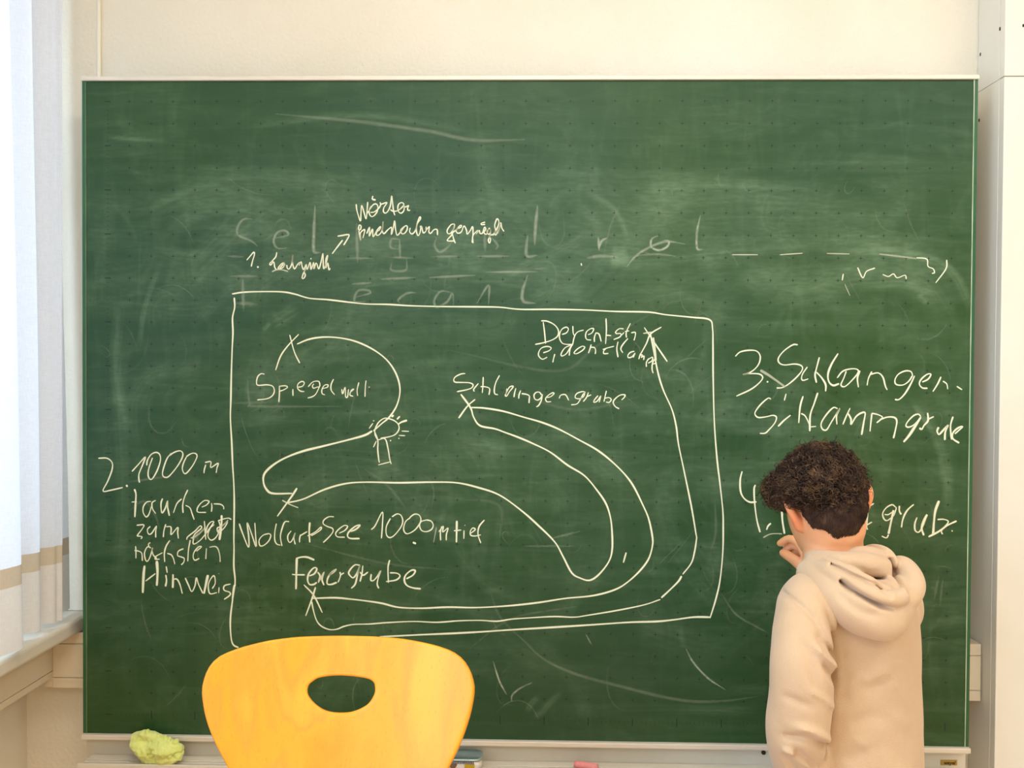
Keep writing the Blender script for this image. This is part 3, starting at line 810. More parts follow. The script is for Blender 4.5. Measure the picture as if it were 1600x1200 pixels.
def ribbons(name,strokes,ox,oy,sc,m,soft,label):
    V=[];Fq=[];A=[]
    for (w,op,pts) in strokes:
        layer[0]+=1; xs_=[p[0]/sc+ox for p in pts]; ys_=[p[1]/sc+oy for p in pts]; bb=(min(xs_)-w-6,max(xs_)+w+6,min(ys_)-w-6,max(ys_)+w+6); lv=0
        while any(bb[0]<o_[1] and o_[0]<bb[1] and bb[2]<o_[3] and o_[2]<bb[3] for o_ in LEV.get(lv,[])): lv+=1
        LEV.setdefault(lv,[]).append(bb); Y=-0.0004-lv*1.6e-5
        P=np.array([at(ox+x/sc,oy+y/sc,Y) for x,y in pts])[:,[0,2]]
        c=catmull(P,6)
        # resample
        keep=[0]
        for i in range(1,len(c)):
            if np.linalg.norm(c[i]-c[keep[-1]])>(max(0.0007,w/690*0.3) if soft else 0.0007): keep.append(i)
        if len(keep)<2: keep=[0,len(c)-1]
        c=c[keep]; N=len(c)
        t=np.gradient(c,axis=0); t/=np.linalg.norm(t,axis=1)[:,None]+1e-9; nn=np.column_stack([-t[:,1],t[:,0]])
        hw=w/690/2*(1.0 if soft else 0.84)
        if soft: op*=(1.05 if label and 'ghost' in label else 0.8)
        for i in range(N):
            e=min(i,N-1-i); tp=1.0
            if soft:
                f=min(1.0,e/(N*0.25+1e-6)); hh=hw*(0.35+0.65*f); o=op*min(1.0,0.05+f)
                if w<6: o=op*(0.55+0.45*f)
                V+= [(c[i][0]+q_*nn[i][0]*hh,Y,c[i][1]+q_*nn[i][1]*hh) for q_ in (-1.7,-0.8,0,0.8,1.7)]; A+=[0,o*.65,o,o*.65,0]
            else:
                hh=hw*(0.72 if e==0 else 1.0)*(1+0.16*math.sin(i*0.37+layer[0]))
                for s_,a in ((-1.35,0.0),(-0.8,1.0),(0.8,1.0),(1.35,0.0)):
                    V.append((c[i][0]+s_*nn[i][0]*hh,Y,c[i][1]+s_*nn[i][1]*hh)); A.append(a*op)
        k=5 if soft else 4; n0=len(V)-N*k
        for i in range(N-1):
            for j in range(k-1):
                a=n0+i*k+j; Fq.append((a,a+1,a+1+k,a+k))
    o=mesh(name,V,Fq,m,B); at_=o.data.attributes.new('op','FLOAT','POINT'); at_.data.foreach_set('value',np.array(A,dtype=np.float32)); 
    if label: o['label']=label
    if soft or name=='chalk_remnant': o['kind']='stuff'
    return o
cur_=None;groups=[]
for l in STROKES.strip().split('\n'):
    if l[0]=='#':
        k,nm=l[1],l[3:].split('|')[0]; lab,pos=l.split('|')[1:3]; ox,oy,sc=map(float,pos.split()); cur_=[k,nm,lab,ox,oy,sc,[]]; groups.append(cur_)
    else:
        a,b=l.split(':'); w,op=map(float,a.split()); cur_[6].append((w,op,[tuple(map(float,p.split(','))) for p in b.split()]))
NMS={'frame':'chalk_rectangle','path':'chalk_route','lamp':'chalk_lamp_drawing','ghost':'chalk_smear','scratch':'chalk_smear','fragments':'chalk_remnant','list_two':'chalk_number','list_one':'chalk_number','arrow':'chalk_arrow','number_four':'chalk_number'}
WIDE=[]
for g in groups:
    soft=g[0]=='S'; thin=[t for t in g[6] if not soft or t[0]<6]
    for (w,op,pts) in g[6]:
        if soft and w>=6: WIDE.append((w,op,[(g[3]+x/g[5],g[4]+y/g[5]) for x,y in pts]))
    ribbons(NMS.get(g[1],'chalk_word'),thin,g[3],g[4],g[5],M['chalk_soft'] if soft else M['chalk'],soft,g[2])
def arc(cx,cy,L_,a,cv,n=7):
    out=[]
    for t in np.linspace(-0.5,0.5,n):
        aa=a+cv*t; out.append((cx+L_*t*math.cos(aa),cy+L_*t*math.sin(aa)+L_*0.5*cv*t*t))
    return out
inb=lambda P_: all(142<p[0]<1515 and 132<p[1]<1140 for p in P_)
for i in range(120):     # broad eraser wipes
    cy=rng.choice([rng.uniform(270,480),rng.uniform(300,1100)]); a=rng.normal(0,0.35) if cy<500 else rng.uniform(-1.6,1.6)
    P_=arc(rng.uniform(170,1480),cy,rng.uniform(90,330),a,rng.normal(0,0.8))
    if inb(P_): WIDE.append((rng.uniform(14,60),rng.uniform(0.02,0.055),P_))
for i in range(60):      # cloudy rubbed patches
    P_=arc(rng.uniform(180,1470),rng.uniform(300,1050),rng.uniform(20,90),rng.uniform(-1.6,1.6),rng.normal(0,1.5))
    if inb(P_): WIDE.append((rng.uniform(20,60),rng.uniform(0.02,0.05),P_))
st=[]
for i in range(170):     # fine stray scratches
    P_=arc(rng.uniform(160,1490),rng.uniform(280,1120),rng.uniform(15,90),rng.uniform(-1.6,1.6),rng.normal(0,1.0),5)
    if inb(P_): st.append((rng.uniform(1.3,2.6),rng.uniform(0.04,0.13),P_))
ribbons('chalk_smear',st,0,0,1,M['chalk_soft'],True,None)
# enamel face as a fine grid that carries the rubbed chalk dust
gx0,gx1,gz0,gz1=BX0+pw,BX1-pw,zbotb+0.012,ztopb-0.009; gh=0.0026
nx_=int((gx1-gx0)/gh); nz_=int((gz1-gz0)/gh); GX=np.linspace(gx0,gx1,nx_+1); GZ=np.linspace(gz0,gz1,nz_+1); DU=np.zeros((nx_+1,nz_+1),np.float32)
for (w,op,pts) in WIDE:
    c=catmull(np.array([at(x,y,0) for x,y in pts])[:,[0,2]],3); hw=w/690*0.85; prof=rng.uniform(0.15,1.0,64); prof=np.convolve(np.concatenate([prof,prof[:4]]),np.ones(3)/3,'same')[:64]
    i0,i1=np.searchsorted(GX,[c[:,0].min()-hw,c[:,0].max()+hw]); j0,j1=np.searchsorted(GZ,[c[:,1].min()-hw,c[:,1].max()+hw])
    if i1<=i0 or j1<=j0: continue
    X_=GX[i0:i1,None]; Z_=GZ[None,j0:j1]; Db=np.full((i1-i0,j1-j0),9.0); Sg=np.zeros_like(Db); Tt=np.zeros_like(Db); n=len(c)-1
    for i in range(n):
        a_,b_=c[i],c[i+1]; ab=b_-a_; t=np.clip(((X_-a_[0])*ab[0]+(Z_-a_[1])*ab[1])/(ab@ab+1e-12),0,1); dx_=X_-a_[0]-t*ab[0]; dz_=Z_-a_[1]-t*ab[1]; d_=np.sqrt(dx_*dx_+dz_*dz_)
        m_=d_<Db; Sg=np.where(m_,np.sign(dx_*ab[1]-dz_*ab[0])*d_,Sg); Tt=np.where(m_,(i+t)/n,Tt); Db=np.where(m_,d_,Db)
    u_=np.clip(Db/hw,0,1); fo=(1-u_*u_)**1.5*np.clip(np.minimum(Tt,1-Tt)*4+0.1,0,1)
    ix=np.clip(((Sg/hw)*0.5+0.5)*(20+w*0.6),0,62); k_=ix.astype(int); fr=ix-k_; stk=prof[k_]*(1-fr)+prof[k_+1]*fr
    DU[i0:i1,j0:j1]+=(op*fo*stk*1.15).astype(np.float32)
DU=0.5*(1-np.exp(-DU/0.5))
V=np.zeros((nx_+1,nz_+1,3)); V[...,0]=GX[:,None]; V[...,2]=GZ[None,:]
ii=np.arange(nx_)[:,None]*(nz_+1)+np.arange(nz_)[None,:]; Q=np.stack([ii,ii+nz_+1,ii+nz_+2,ii+1],-1).reshape(-1,4)
me=bpy.data.meshes.new('board_surface'); me.vertices.add(V.size//3); me.vertices.foreach_set('co',V.astype(np.float32).ravel()); me.loops.add(Q.size); me.loops.foreach_set('vertex_index',Q.astype(np.int32).ravel())
me.polygons.add(len(Q)); me.polygons.foreach_set('loop_start',np.arange(0,Q.size,4,dtype=np.int32)); me.update(calc_edges=True)
at_=me.attributes.new('dust','FLOAT','POINT'); at_.data.foreach_set('value',DU.ravel().astype(np.float32)); wparent(link('board_surface',me,M['board']),B)
# ---------------------------------------------------------------- tray below the board
zf=float(at(300,1186,0.0)[2]); ztb=zbotb-0.0005
xt0=float(at(137,1170,0.022)[0]); xt1=float(at(1507,1185,0.022)[0]); xf0=float(at(122,1192,-0.045)[0]); xf1=float(at(1512,1199,-0.045)[0])
T=B
box('tray_back',xt0,xt1,0.018,0.03,zf-0.01,ztb-0.0005,M['pylon'],T)
box('tray_floor',xf0+0.002,xf1-0.002,-0.044,0.018,zf-0.006,zf,M['pylon'],T)
for y in (-0.012,-0.024): box('tray_groove',xf0+0.003,xf1-0.003,y-0.002,y+0.002,zf+0.00005,zf+0.003,M['pylon'],T,bev=0.001)
zl=float(at(122,1192,-0.046)[2])
box('tray_lip',xf0,xf1,-0.05,-0.044,zf-0.03,zl,M['pylon'],T,bev=0.0015)
box('tray_front',xf0+0.004,xf1-0.004,-0.044,0.03,zf-0.12,zf-0.0065,M['pylon'],T,bev=0.002)
for x in (BX0+0.35,BX1-0.35): box('pylon_post',x-0.04,x+0.04,0.0305,0.058,0.0,ztopb-0.05,M['pylon'],T,bev=0.003)
for x in (BX0+0.35,BX1-0.35): box('carriage',x-0.03,x+0.03,0.0225,0.0305,zbotb+0.3,ztopb-0.2,M['metal'],T)
# screw under the bottom rail
p=at(1193,1176,0.016); V,Fq=lathe([(0.0001,0.006),(0.0035,0.005),(0.005,0.002),(0.005,0)],14)
s_=mesh('screw',[(p[0]+a,0.0175-c,p[2]+b_) for a,b_,c in V],Fq,M['dark'],B,True)
# maker's label
def text(name,body,m,x,y,z,size,parent,rx=math.pi/2,shear=0.0,ext=0.0002):
    cu_=bpy.data.curves.new(name,'FONT'); cu_.body=body; cu_.size=size; cu_.extrude=ext; cu_.align_x='CENTER'; cu_.align_y='CENTER'; cu_.shear=shear; cu_.offset=size*0.02
    ob=bpy.data.objects.new(name,cu_); COL.objects.link(ob); bpy.context.view_layer.update()
    me=bpy.data.meshes.new_from_object(ob); bpy.data.objects.remove(ob); me.transform(Matrix.Translation((x,y,z))@Matrix.Rotation(rx,4,'X'))
    o=link(name,me,m); wparent(o,parent); return o
p=at(1482.5,1191.5,0.0175)
box('maker_plate',float(p[0])-0.0185,float(p[0])+0.0185,0.0165,0.0178,float(p[2])-0.006,float(p[2])+0.006,mat('brass_label',(176,142,62),0.4,metal=0.3),B,bev=0.0004)
text('maker_lettering','weyel',mat('label_ink',(40,28,14),0.6),float(p[0])+0.001,0.0163,float(p[2])-0.0005,0.011,B,shear=0.15)
# ---------------------------------------------------------------- swivel chair with plywood shell
def wood():
    m=bpy.data.materials.new('lacquered_beech'); m.use_nodes=True; nt=m.node_tree; b=nt.nodes['Principled BSDF']; L=nt.links.new
    tc=nd(nt,'ShaderNodeTexCoord'); mp=nd(nt,'ShaderNodeMapping'); mp.inputs['Scale'].default_value=(9,9,0.55); mp.inputs['Rotation'].default_value=(0,0.16,0)
    n=nd(nt,'ShaderNodeTexNoise'); n.inputs['Scale'].default_value=1.3; n.inputs['Detail'].default_value=5; n.inputs['Distortion'].default_value=0.4
    mp2=nd(nt,'ShaderNodeMapping'); mp2.inputs['Scale'].default_value=(420,420,12); mp2.inputs['Rotation'].default_value=(0,0.05,0)
    n2=nd(nt,'ShaderNodeTexNoise'); n2.inputs['Scale'].default_value=1; n2.inputs['Detail'].default_value=3
    rp=nd(nt,'ShaderNodeValToRGB'); e=rp.color_ramp.elements; e[0].position=0.3; e[0].color=lin((246,152,26)); e[1].position=0.68; e[1].color=lin((250,176,50))
    x=e.new(0.5); x.color=lin((248,165,36)); x=e.new(0.56); x.color=lin((246,158,46))
    rp2=nd(nt,'ShaderNodeValToRGB'); rp2.color_ramp.elements[0].position=0.60; rp2.color_ramp.elements[0].color=(1,1,1,1); rp2.color_ramp.elements[1].position=0.78; rp2.color_ramp.elements[1].color=(0.86,0.68,0.48,1)
    mx=nd(nt,'ShaderNodeMix',data_type='RGBA'); mx.blend_type='MULTIPLY'; mx.inputs[0].default_value=0.8
    L(tc.outputs['Object'],mp.inputs[0]); L(mp.outputs[0],n.inputs['Vector']); L(n.outputs[0],rp.inputs[0]); L(tc.outputs['Object'],mp2.inputs[0]); L(mp2.outputs[0],n2.inputs['Vector']); L(n2.outputs[0],rp2.inputs[0])
    L(rp.outputs[0],mx.inputs[6]); L(rp2.outputs[0],mx.inputs[7]); L(mx.outputs[2],b.inputs['Base Color'])
    b.inputs['Roughness'].default_value=0.42; b.inputs['Specular IOR Level'].default_value=0.35; b.inputs['Coat Weight'].default_value=0.08; b.inputs['Coat Roughness'].default_value=0.22
    return m
M['wood']=wood()
YC=-0.53
ctr=at(530,1084,YC); CX=float(ctr[0])
ztc=float(at(530,994,YC)[2])
def ysurf(x,z):   # back of the shell, convex toward the camera, leaning back at the top
    t=(ztc-z); return YC-0.26*t-0.25*t*t-0.75*(x-CX)**2
def onshell(px,py):
    Y=YC
    for _ in range(12):
        p=at(px,py,Y); Y=ysurf(p[0],p[2])
    return p
OUT=[(449.5,997.0),(472.5,995),(501,994),(530,993.6),(560,994),(587.5,995),(630.7,998.8),(673.8,1007.4),(702.5,1017),(719.8,1029),(731.3,1046),(738,1066),(739,1083.6),(734,1112),(725.5,1141),(714,1171),(699.7,1200),
     (684,1230),(666,1262),(648,1294),(634,1325),(626,1352),(580,1353),(530,1353),(480,1353),(432,1352),(424,1325),(410,1294),(392,1262),(373,1230),(356,1200),(343,1175.6),(330,1148),(320,1116.7),(315.2,1083.6),(317.8,1063.5),(326,1043),(340,1027.6),(360.4,1017.5),(386,1009),(418,1001.5)]
HOLE=[(530,1055.7),(567.4,1059.2),(581.8,1065),(585.2,1075),(583.2,1086.5),(573,1100.9),(553,1111),(532.9,1113.8),(509.9,1111),(492.6,1100.9),(481.7,1088),(479.7,1077.9),(484,1067.8),(498.4,1059.2)]
def resamp(P,c,n):
    Q=catmull([P[-2],P[-1]]+P+[P[0],P[1]],8); ang=np.arctan2(Q[:,0]-c[0],-(Q[:,1]-c[1])); 
    out=[]
    a=np.unwrap(ang)
    for t in np.linspace(0,2*math.pi,n,endpoint=False):
        best=None
        for k in (-1,0,1,2):
            tt=t+2*math.pi*k-2*math.pi*0
            idx=np.where((a[:-1]<=tt)&(a[1:]>tt))[0]
            if len(idx): i=idx[0]; f=(tt-a[i])/(a[i+1]-a[i]); best=Q[i]+(Q[i+1]-Q[i])*f; break
        if best is None: i=int(np.argmin(np.abs(np.angle(np.exp(1j*(a-t)))))); best=Q[i]
        out.append(best)
    return np.array(out)
NA=128; c0=(532,1083); ho=resamp(HOLE,c0,NA); ou=resamp(OUT,c0,NA)
NRg=16; V=[];Fq=[]
for i in range(NRg+1):
    t=i/NRg
    for k in range(NA):
        p=ho[k]+(ou[k]-ho[k])*t; V.append(onshell(p[0],p[1]))
for i in range(NRg):
    for k in range(NA):
        a=i*NA+k;b2=i*NA+(k+1)%NA; Fq.append((a,b2,b2+NA,a+NA))
chair=thing('swivel_chair','orange beech plywood swivel chair with an oval grip hole in its backrest','chair',(CX,-0.80,0))
bk=mesh('backrest',V,Fq,M['wood'],chair,True)
def solid(o,t,off=1,bev=0.003):
    s=o.modifiers.new('s','SOLIDIFY'); s.thickness=t; s.offset=off; s.use_even_offset=True
    b=o.modifiers.new('b','BEVEL'); b.width=bev; b.segments=3; b.limit_method='ANGLE'; b.angle_limit=math.radians(50)
solid(bk,0.0105,-1,0.0032)
# seat continues from the waist of the shell, bending forward to the board side
zw=float(onshell(530,1353)[2]); yw=float(ysurf(CX,zw)); hw0=float(onshell(626,1352)[0]-onshell(432,1352)[0])/2
prof=[(yw-a,zw+b) for a,b in ((0,0),(0.012,-0.03),(0.03,-0.07),(0.06,-0.098),(0.11,-0.108),(0.2,-0.108),(0.3,-0.102),(0.37,-0.102),(0.41,-0.112),(0.43,-0.13))]
wid=[hw0,hw0+0.005,hw0+0.03,hw0+0.07,0.19,0.21,0.213,0.205,0.185,0.15]
pp=catmull([(a,b_,c) for (a,b_),c in zip(prof,wid)],5); V=[];Fq=[];nx=20
for (y,z,w) in pp:
    for j in range(nx+1):
        u=-1+2*j/nx; V.append((CX+u*w,y-0.75*(u*w)**2*max(0,1-(yw-y)/0.08),z+0.35*(u*w)**2*min(1,max(0,(yw-y)/0.1))))
for i in range(len(pp)-1):
    for j in range(nx): a=i*(nx+1)+j; Fq.append((a,a+1,a+nx+2,a+nx+1))
st_=mesh('seat',V,Fq,M['wood'],chair,True); solid(st_,0.0105,-1,0.003)
zseat=zw-0.122; yb_=yw-0.22
box('seat_plate',CX-0.09,CX+0.09,yb_-0.09,yb_+0.09,zseat-0.012,zseat-0.001,M['black'],chair,bev=0.004)
V,Fq=lathe([(0.014,0.10),(0.014,zseat-0.012)],20,(CX,yb_,0)); mesh('gas_spring',V,Fq,M['metal'],chair,True)
V,Fq=lathe([(0.026,0.09),(0.026,0.32),(0.022,0.325)],20,(CX,yb_,0)); mesh('column',V,Fq,M['black'],chair,True)
V,Fq=lathe([(0.036,0.07),(0.04,0.075),(0.04,0.115),(0.03,0.12)],20,(CX,yb_,0)); mesh('hub',V,Fq,M['metal'],chair,True)
for k in range(5):
    a=math.radians(90+72*k); dx,dy=math.cos(a),math.sin(a)
    V,Fq=tube([(CX+dx*0.03,yb_+dy*0.03,0.095),(CX+dx*0.15,yb_+dy*0.15,0.088),(CX+dx*0.27,yb_+dy*0.27,0.068)],[0.016,0.014,0.011],10)
    l=mesh('leg',V,Fq,M['metal'],chair,True)
    ex,ey=CX+dx*0.27,yb_+dy*0.27
    V,Fq=[],[]
    for s in (-0.014,0.014):
        c,s2=math.cos(a),math.sin(a)
        v,f=lathe([(0.012,-0.008),(0.025,-0.008),(0.025,0.008),(0.012,0.008)],16)
        v=[(ex+x*c-(z+s)*s2, ey+x*s2+(z+s)*c, 0.0255+y) for x,y,z in v]; n=len(V); V+=v; Fq+=[tuple(i+n for i in q_) for q_ in f]
    v,f=tube([(ex,ey,0.02),(ex,ey,0.066)],0.005,8); n=len(V); V+=v; Fq+=[tuple(i+n for i in q_) for q_ in f]
    cs=mesh('caster',V,Fq,M['black']); cs.parent=l
# lever
V,Fq=tube([(CX+0.05,yb_,zseat-0.02),(CX+0.17,yb_-0.01,zseat-0.03)],0.005,8); mesh('lever',V,Fq,M['black'],chair,True)
# ---------------------------------------------------------------- signed distance volumes -> mesh (surface nets)
class Vol:
    def __init__(s,lo,hi,h):
        s.lo=np.array(lo,float); s.h=h; s.n=np.ceil((np.array(hi)-s.lo)/h).astype(int)+1
        s.F=np.full(s.n,0.06,np.float32)
        s.ax=[(s.lo[i]+h*np.arange(s.n[i])).astype(np.float32) for i in range(3)]
    def sub(s,lo,hi):
        a=np.maximum(0,np.floor((np.array(lo)-s.lo)/s.h).astype(int)); b=np.minimum(s.n,np.ceil((np.array(hi)-s.lo)/s.h).astype(int)+1)
        if (b<=a).any(): return None
        sl=tuple(slice(a[i],b[i]) for i in range(3))
        return sl,s.ax[0][a[0]:b[0]][:,None,None],s.ax[1][a[1]:b[1]][None,:,None],s.ax[2][a[2]:b[2]][None,None,:]
    def comb(s,sl,d,k,op='u'):
        A=s.F[sl]
        if op=='u':
            if k>0: hh=np.maximum(k-np.abs(A-d),0)/k; s.F[sl]=np.minimum(A,d)-hh*hh*k*0.25
            else: s.F[sl]=np.minimum(A,d)
        elif op=='-':
            d=-d; hh=np.maximum(k-np.abs(A-d),0)/k; s.F[sl]=np.maximum(A,d)+hh*hh*k*0.25
    def cap(s,a,b,ra,rb,k=0.01,op='u'):
        a=np.array(a,float);b=np.array(b,float); R=max(ra,rb)+0.05
        q=s.sub(np.minimum(a,b)-R,np.maximum(a,b)+R)
        if q is None: return
        sl,X,Y,Z=q; ab=b-a; L2=float(ab@ab)+1e-12
        t=np.clip(((X-a[0])*ab[0]+(Y-a[1])*ab[1]+(Z-a[2])*ab[2])/L2,0,1)
        d=np.sqrt((X-a[0]-t*ab[0])**2+(Y-a[1]-t*ab[1])**2+(Z-a[2]-t*ab[2])**2)-(ra+(rb-ra)*t)
        s.comb(sl,d.astype(np.float32),k,op)
    def chain(s,P,Rr,k=0.01,n=5,op='u'):
        P=[np.array(list(p)+[r]) for p,r in zip(P,Rr)]; c=catmull(P,n)
        for i in range(len(c)-1): s.cap(c[i][:3],c[i+1][:3],c[i][3],c[i+1][3],k if i==0 or k<0.004 else min(k,0.012),op)
    def ell(s,c,r,Rm=None,k=0.02,op='u'):
        c=np.array(c,float); r=np.array(r,float); Rm=np.eye(3) if Rm is None else Rm; mr=r.max()+0.05
        q=s.sub(c-mr,c+mr)
        if q is None: return
        sl,X,Y,Z=q; X=X-c[0];Y=Y-c[1];Z=Z-c[2]
        u=[(Rm[i][0]*X+Rm[i][1]*Y+Rm[i][2]*Z) for i in range(3)]     # rows of Rm: local axes in world
        k0=np.sqrt(sum((u[i]/r[i])**2 for i in range(3))); k1=np.sqrt(sum((u[i]/r[i]**2)**2 for i in range(3)))+1e-9
        s.comb(sl,(k0*(k0-1)/k1).astype(np.float32),k,op)
    def crease(s,P,w,depth):      # depth>0 carves a valley, <0 raises a ridge
        c=catmull(P,5)
        D=None; lo=c.min(0)-w*3; hi=c.max(0)+w*3; q=s.sub(lo,hi)
        if q is None: return
        sl,X,Y,Z=q; D=np.full(s.F[sl].shape,9.0,np.float32)
        for i in range(len(c)-1):
            a,b=c[i],c[i+1]; ab=b-a; L2=float(ab@ab)+1e-12
            t=np.clip(((X-a[0])*ab[0]+(Y-a[1])*ab[1]+(Z-a[2])*ab[2])/L2,0,1); tt=(i+t)/(len(c)-1)
            d=np.sqrt((X-a[0]-t*ab[0])**2+(Y-a[1]-t*ab[1])**2+(Z-a[2]-t*ab[2])**2)
            D=np.minimum(D,d)
        s.F[sl]+=(depth*np.exp(-(D/w)**2)).astype(np.float32)
    def crease2(s,pts,w,depth,ymax):   # fold seen on the near side of the garment: distance measured in the x-z plane
        c=catmull([at(*p) for p in pts],5)[:,[0,2]]; lo=c.min(0)-w*3; hi=c.max(0)+w*3
        q=s.sub((lo[0],s.lo[1],lo[1]),(hi[0],ymax,hi[1]))
        if q is None: return
        sl,X,Y,Z=q; D=np.full((X.shape[0],1,Z.shape[2]),9.0,np.float32); T=np.zeros_like(D); n=len(c)-1
        for i in range(n):
            a,b=c[i],c[i+1]; ab=b-a; t=np.clip(((X-a[0])*ab[0]+(Z-a[1])*ab[1])/(ab@ab+1e-12),0,1)
            d=np.sqrt((X-a[0]-t*ab[0])**2+(Z-a[1]-t*ab[1])**2); T=np.where(d<D,(i+t)/n,T); D=np.minimum(D,d)
        tp=np.clip(np.minimum(T,1-T)*5,0.15,1); m=np.clip((ymax-Y)/0.02,0,1)
        s.F[sl]+=(depth*tp*np.exp(-(D/w)**2)*m).astype(np.float32)
    def mesh(s):
        F=s.F; sg=F<0; n=np.array(F.shape)-1
        acc=np.zeros(tuple(n)+(3,),np.float32); cnt=np.zeros(tuple(n),np.float32)
        for ax in range(3):
            o=[i for i in range(3) if i!=ax]
            for d1 in (0,1):
                for d2 in (0,1):
                    A=[slice(0,n[i]) for i in range(3)]
                    A[o[0]]=slice(d1,d1+n[o[0]]); A[o[1]]=slice(d2,d2+n[o[1]]); Bs=list(A); Bs[ax]=slice(1,1+n[ax])
                    fa=F[tuple(A)]; fb=F[tuple(Bs)]; m=(fa<0)!=(fb<0)
                    t=np.where(m,fa/np.where(m,fa-fb,1),0)
                    cnt+=m; acc[...,ax]+=t; acc[...,o[0]]+=m*d1; acc[...,o[1]]+=m*d2
        mk=cnt>0; idx=-np.ones(tuple(n),np.int64); ii=np.argwhere(mk); idx[mk]=np.arange(len(ii))
        V=(ii+acc[mk]/cnt[mk][:,None])*s.h+s.lo; Q=[]
        for ax in range(3):
            o=[(ax+1)%3,(ax+2)%3]
            A=[None]*3; A[ax]=slice(0,n[ax]); A[o[0]]=slice(1,n[o[0]]); A[o[1]]=slice(1,n[o[1]]); Bs=list(A); Bs[ax]=slice(1,n[ax]+1)
            a=sg[tuple(A)]; b=sg[tuple(Bs)]; e=np.argwhere(a!=b)
            if not len(e): continue
            st=a[tuple(e.T)]; e[:,o[0]]+=1; e[:,o[1]]+=1
            def I(p,q_):
                f=e.copy(); f[:,o[0]]-=p; f[:,o[1]]-=q_; return idx[tuple(f.T)]
            quad=np.stack([I(1,1),I(0,1),I(0,0),I(1,0)],1); quad[~st]=quad[~st][:,::-1]; Q.append(quad)
        Q=np.concatenate(Q); Q=Q[(Q>=0).all(1)]; return V,Q
def npmesh(name,V,Q,m,parent=None,smooth=True,relax=1):
    if relax:
        e=np.concatenate([Q[:,[0,1]],Q[:,[1,2]],Q[:,[2,3]],Q[:,[3,0]]])
        for _ in range(relax):
            sm=np.zeros_like(V); ct=np.zeros(len(V))
            np.add.at(sm,e[:,0],V[e[:,1]]); np.add.at(ct,e[:,0],1); np.add.at(sm,e[:,1],V[e[:,0]]); np.add.at(ct,e[:,1],1)
            V=V*0.45+0.55*sm/np.maximum(ct,1)[:,None]
    me=bpy.data.meshes.new(name); k=Q.shape[1]; me.vertices.add(len(V)); me.vertices.foreach_set('co',V.astype(np.float32).ravel())
    me.loops.add(Q.size); me.loops.foreach_set('vertex_index',Q.astype(np.int32).ravel()); me.polygons.add(len(Q))
    me.polygons.foreach_set('loop_start',np.arange(0,Q.size,k,dtype=np.int32)); me.update(calc_edges=True); me.validate()
    o=link(name,me,m,None,smooth)
    if parent is not None: wparent(o,parent)
    return o
# ---------------------------------------------------------------- things in the tray
# crumpled yellow-green cleaning cloth
M['cloth']=mat('cleaning_cloth',(232,238,146),0.9,(216,226,118),60,0.8,500,sheen=0.3)
YS=-0.027
def P(px,py,Y): return at(px,py,Y)
v=Vol(P(198,1150,-0.05)-[0,0.02,0.10],P(300,1130,0.0)+[0,0.015,0.01],0.0014)
v.chain([P(216,1158,YS),P(224,1168,YS),P(236,1184,YS)],[0.011,0.016,0.017],0.012)
v.chain([P(214,1155,YS+.002),P(232,1150,YS),P(252,1155,YS-.002),P(268,1160,YS)],[0.008,0.011,0.011,0.009],0.008)
v.chain([P(236,1166,YS-.004),P(258,1172,YS-.004),P(272,1172,YS)],[0.017,0.017,0.012],0.008)
v.chain([P(230,1184,YS),P(252,1186,YS-.002),P(272,1183,YS)],[0.014,0.016,0.013],0.008)
v.chain([P(243,1154,YS-.008),P(254,1166,YS-.014),P(272,1166,YS-.01)],[0.006,0.006,0.005],0.003)
v.crease([P(240,1157,YS-.02),P(254,1162,YS-.024),P(272,1163,YS-.016)],0.0035,0.005)
v.crease([P(222,1160,YS-.02),P(236,1176,YS-.024),P(240,1190,YS-.02)],0.004,0.004)
for (a,b,c2,w_,dp) in (((216,1152),(232,1146),(248,1150),.003,-.005),((226,1146),(240,1152),(246,1162),.0035,.005),((252,1150),(264,1156),(278,1158),.003,-.004),((224,1172),(240,1168),(262,1170),.003,-.004),((232,1180),(250,1176),(270,1182),.003,.005),((244,1184),(258,1188),(276,1187),.003,-.004),((214,1160),(222,1172),(230,1184),.003,-.004),((262,1166),(272,1172),(280,1180),.003,.005)):
    v.crease([P(a[0],a[1],YS-.02),P(b[0],b[1],YS-.023),P(c2[0],c2[1],YS-.018)],w_,dp)
v.crease([P(250,1172,YS-.024),P(262,1178,YS-.024),P(276,1176,YS-.016)],0.004,0.003)
nz=np.random.default_rng(3); X,Y,Z=np.meshgrid(*v.ax,indexing='ij'); N_=0
for (px,py,r) in ((222,1146,.006),(231,1142,.0065),(241,1143,.005),(250,1148,.006),(258,1150,.005),(266,1152,.006),(275,1157,.006),(281,1167,.005),(280,1179,.007),(214,1156,.005),(219,1170,.005),(226,1182,.006)): v.ell(P(px,py,YS-.004),(r,r*1.6,r),None,0.004)
for fq in (90,170,320,600):
    for _ in range(3):
        k=nz.normal(size=3); k/=np.linalg.norm(k); N_=N_+np.sin(fq*(k[0]*X+k[1]*Y+k[2]*Z)+nz.uniform(0,6))*(0.2/fq)
v.F+=N_.astype(np.float32)
for i,a in enumerate(v.ax[2]):
    if a<zf+0.0035: v.F[:,:,i]=np.maximum(v.F[:,:,i],zf+0.0035-a)
V,Q=v.mesh(); o=npmesh('cleaning_cloth',V,Q,M['cloth'],None,True,0); tag(o,'crumpled yellow-green cleaning cloth lying in the tray under the board','cloth')
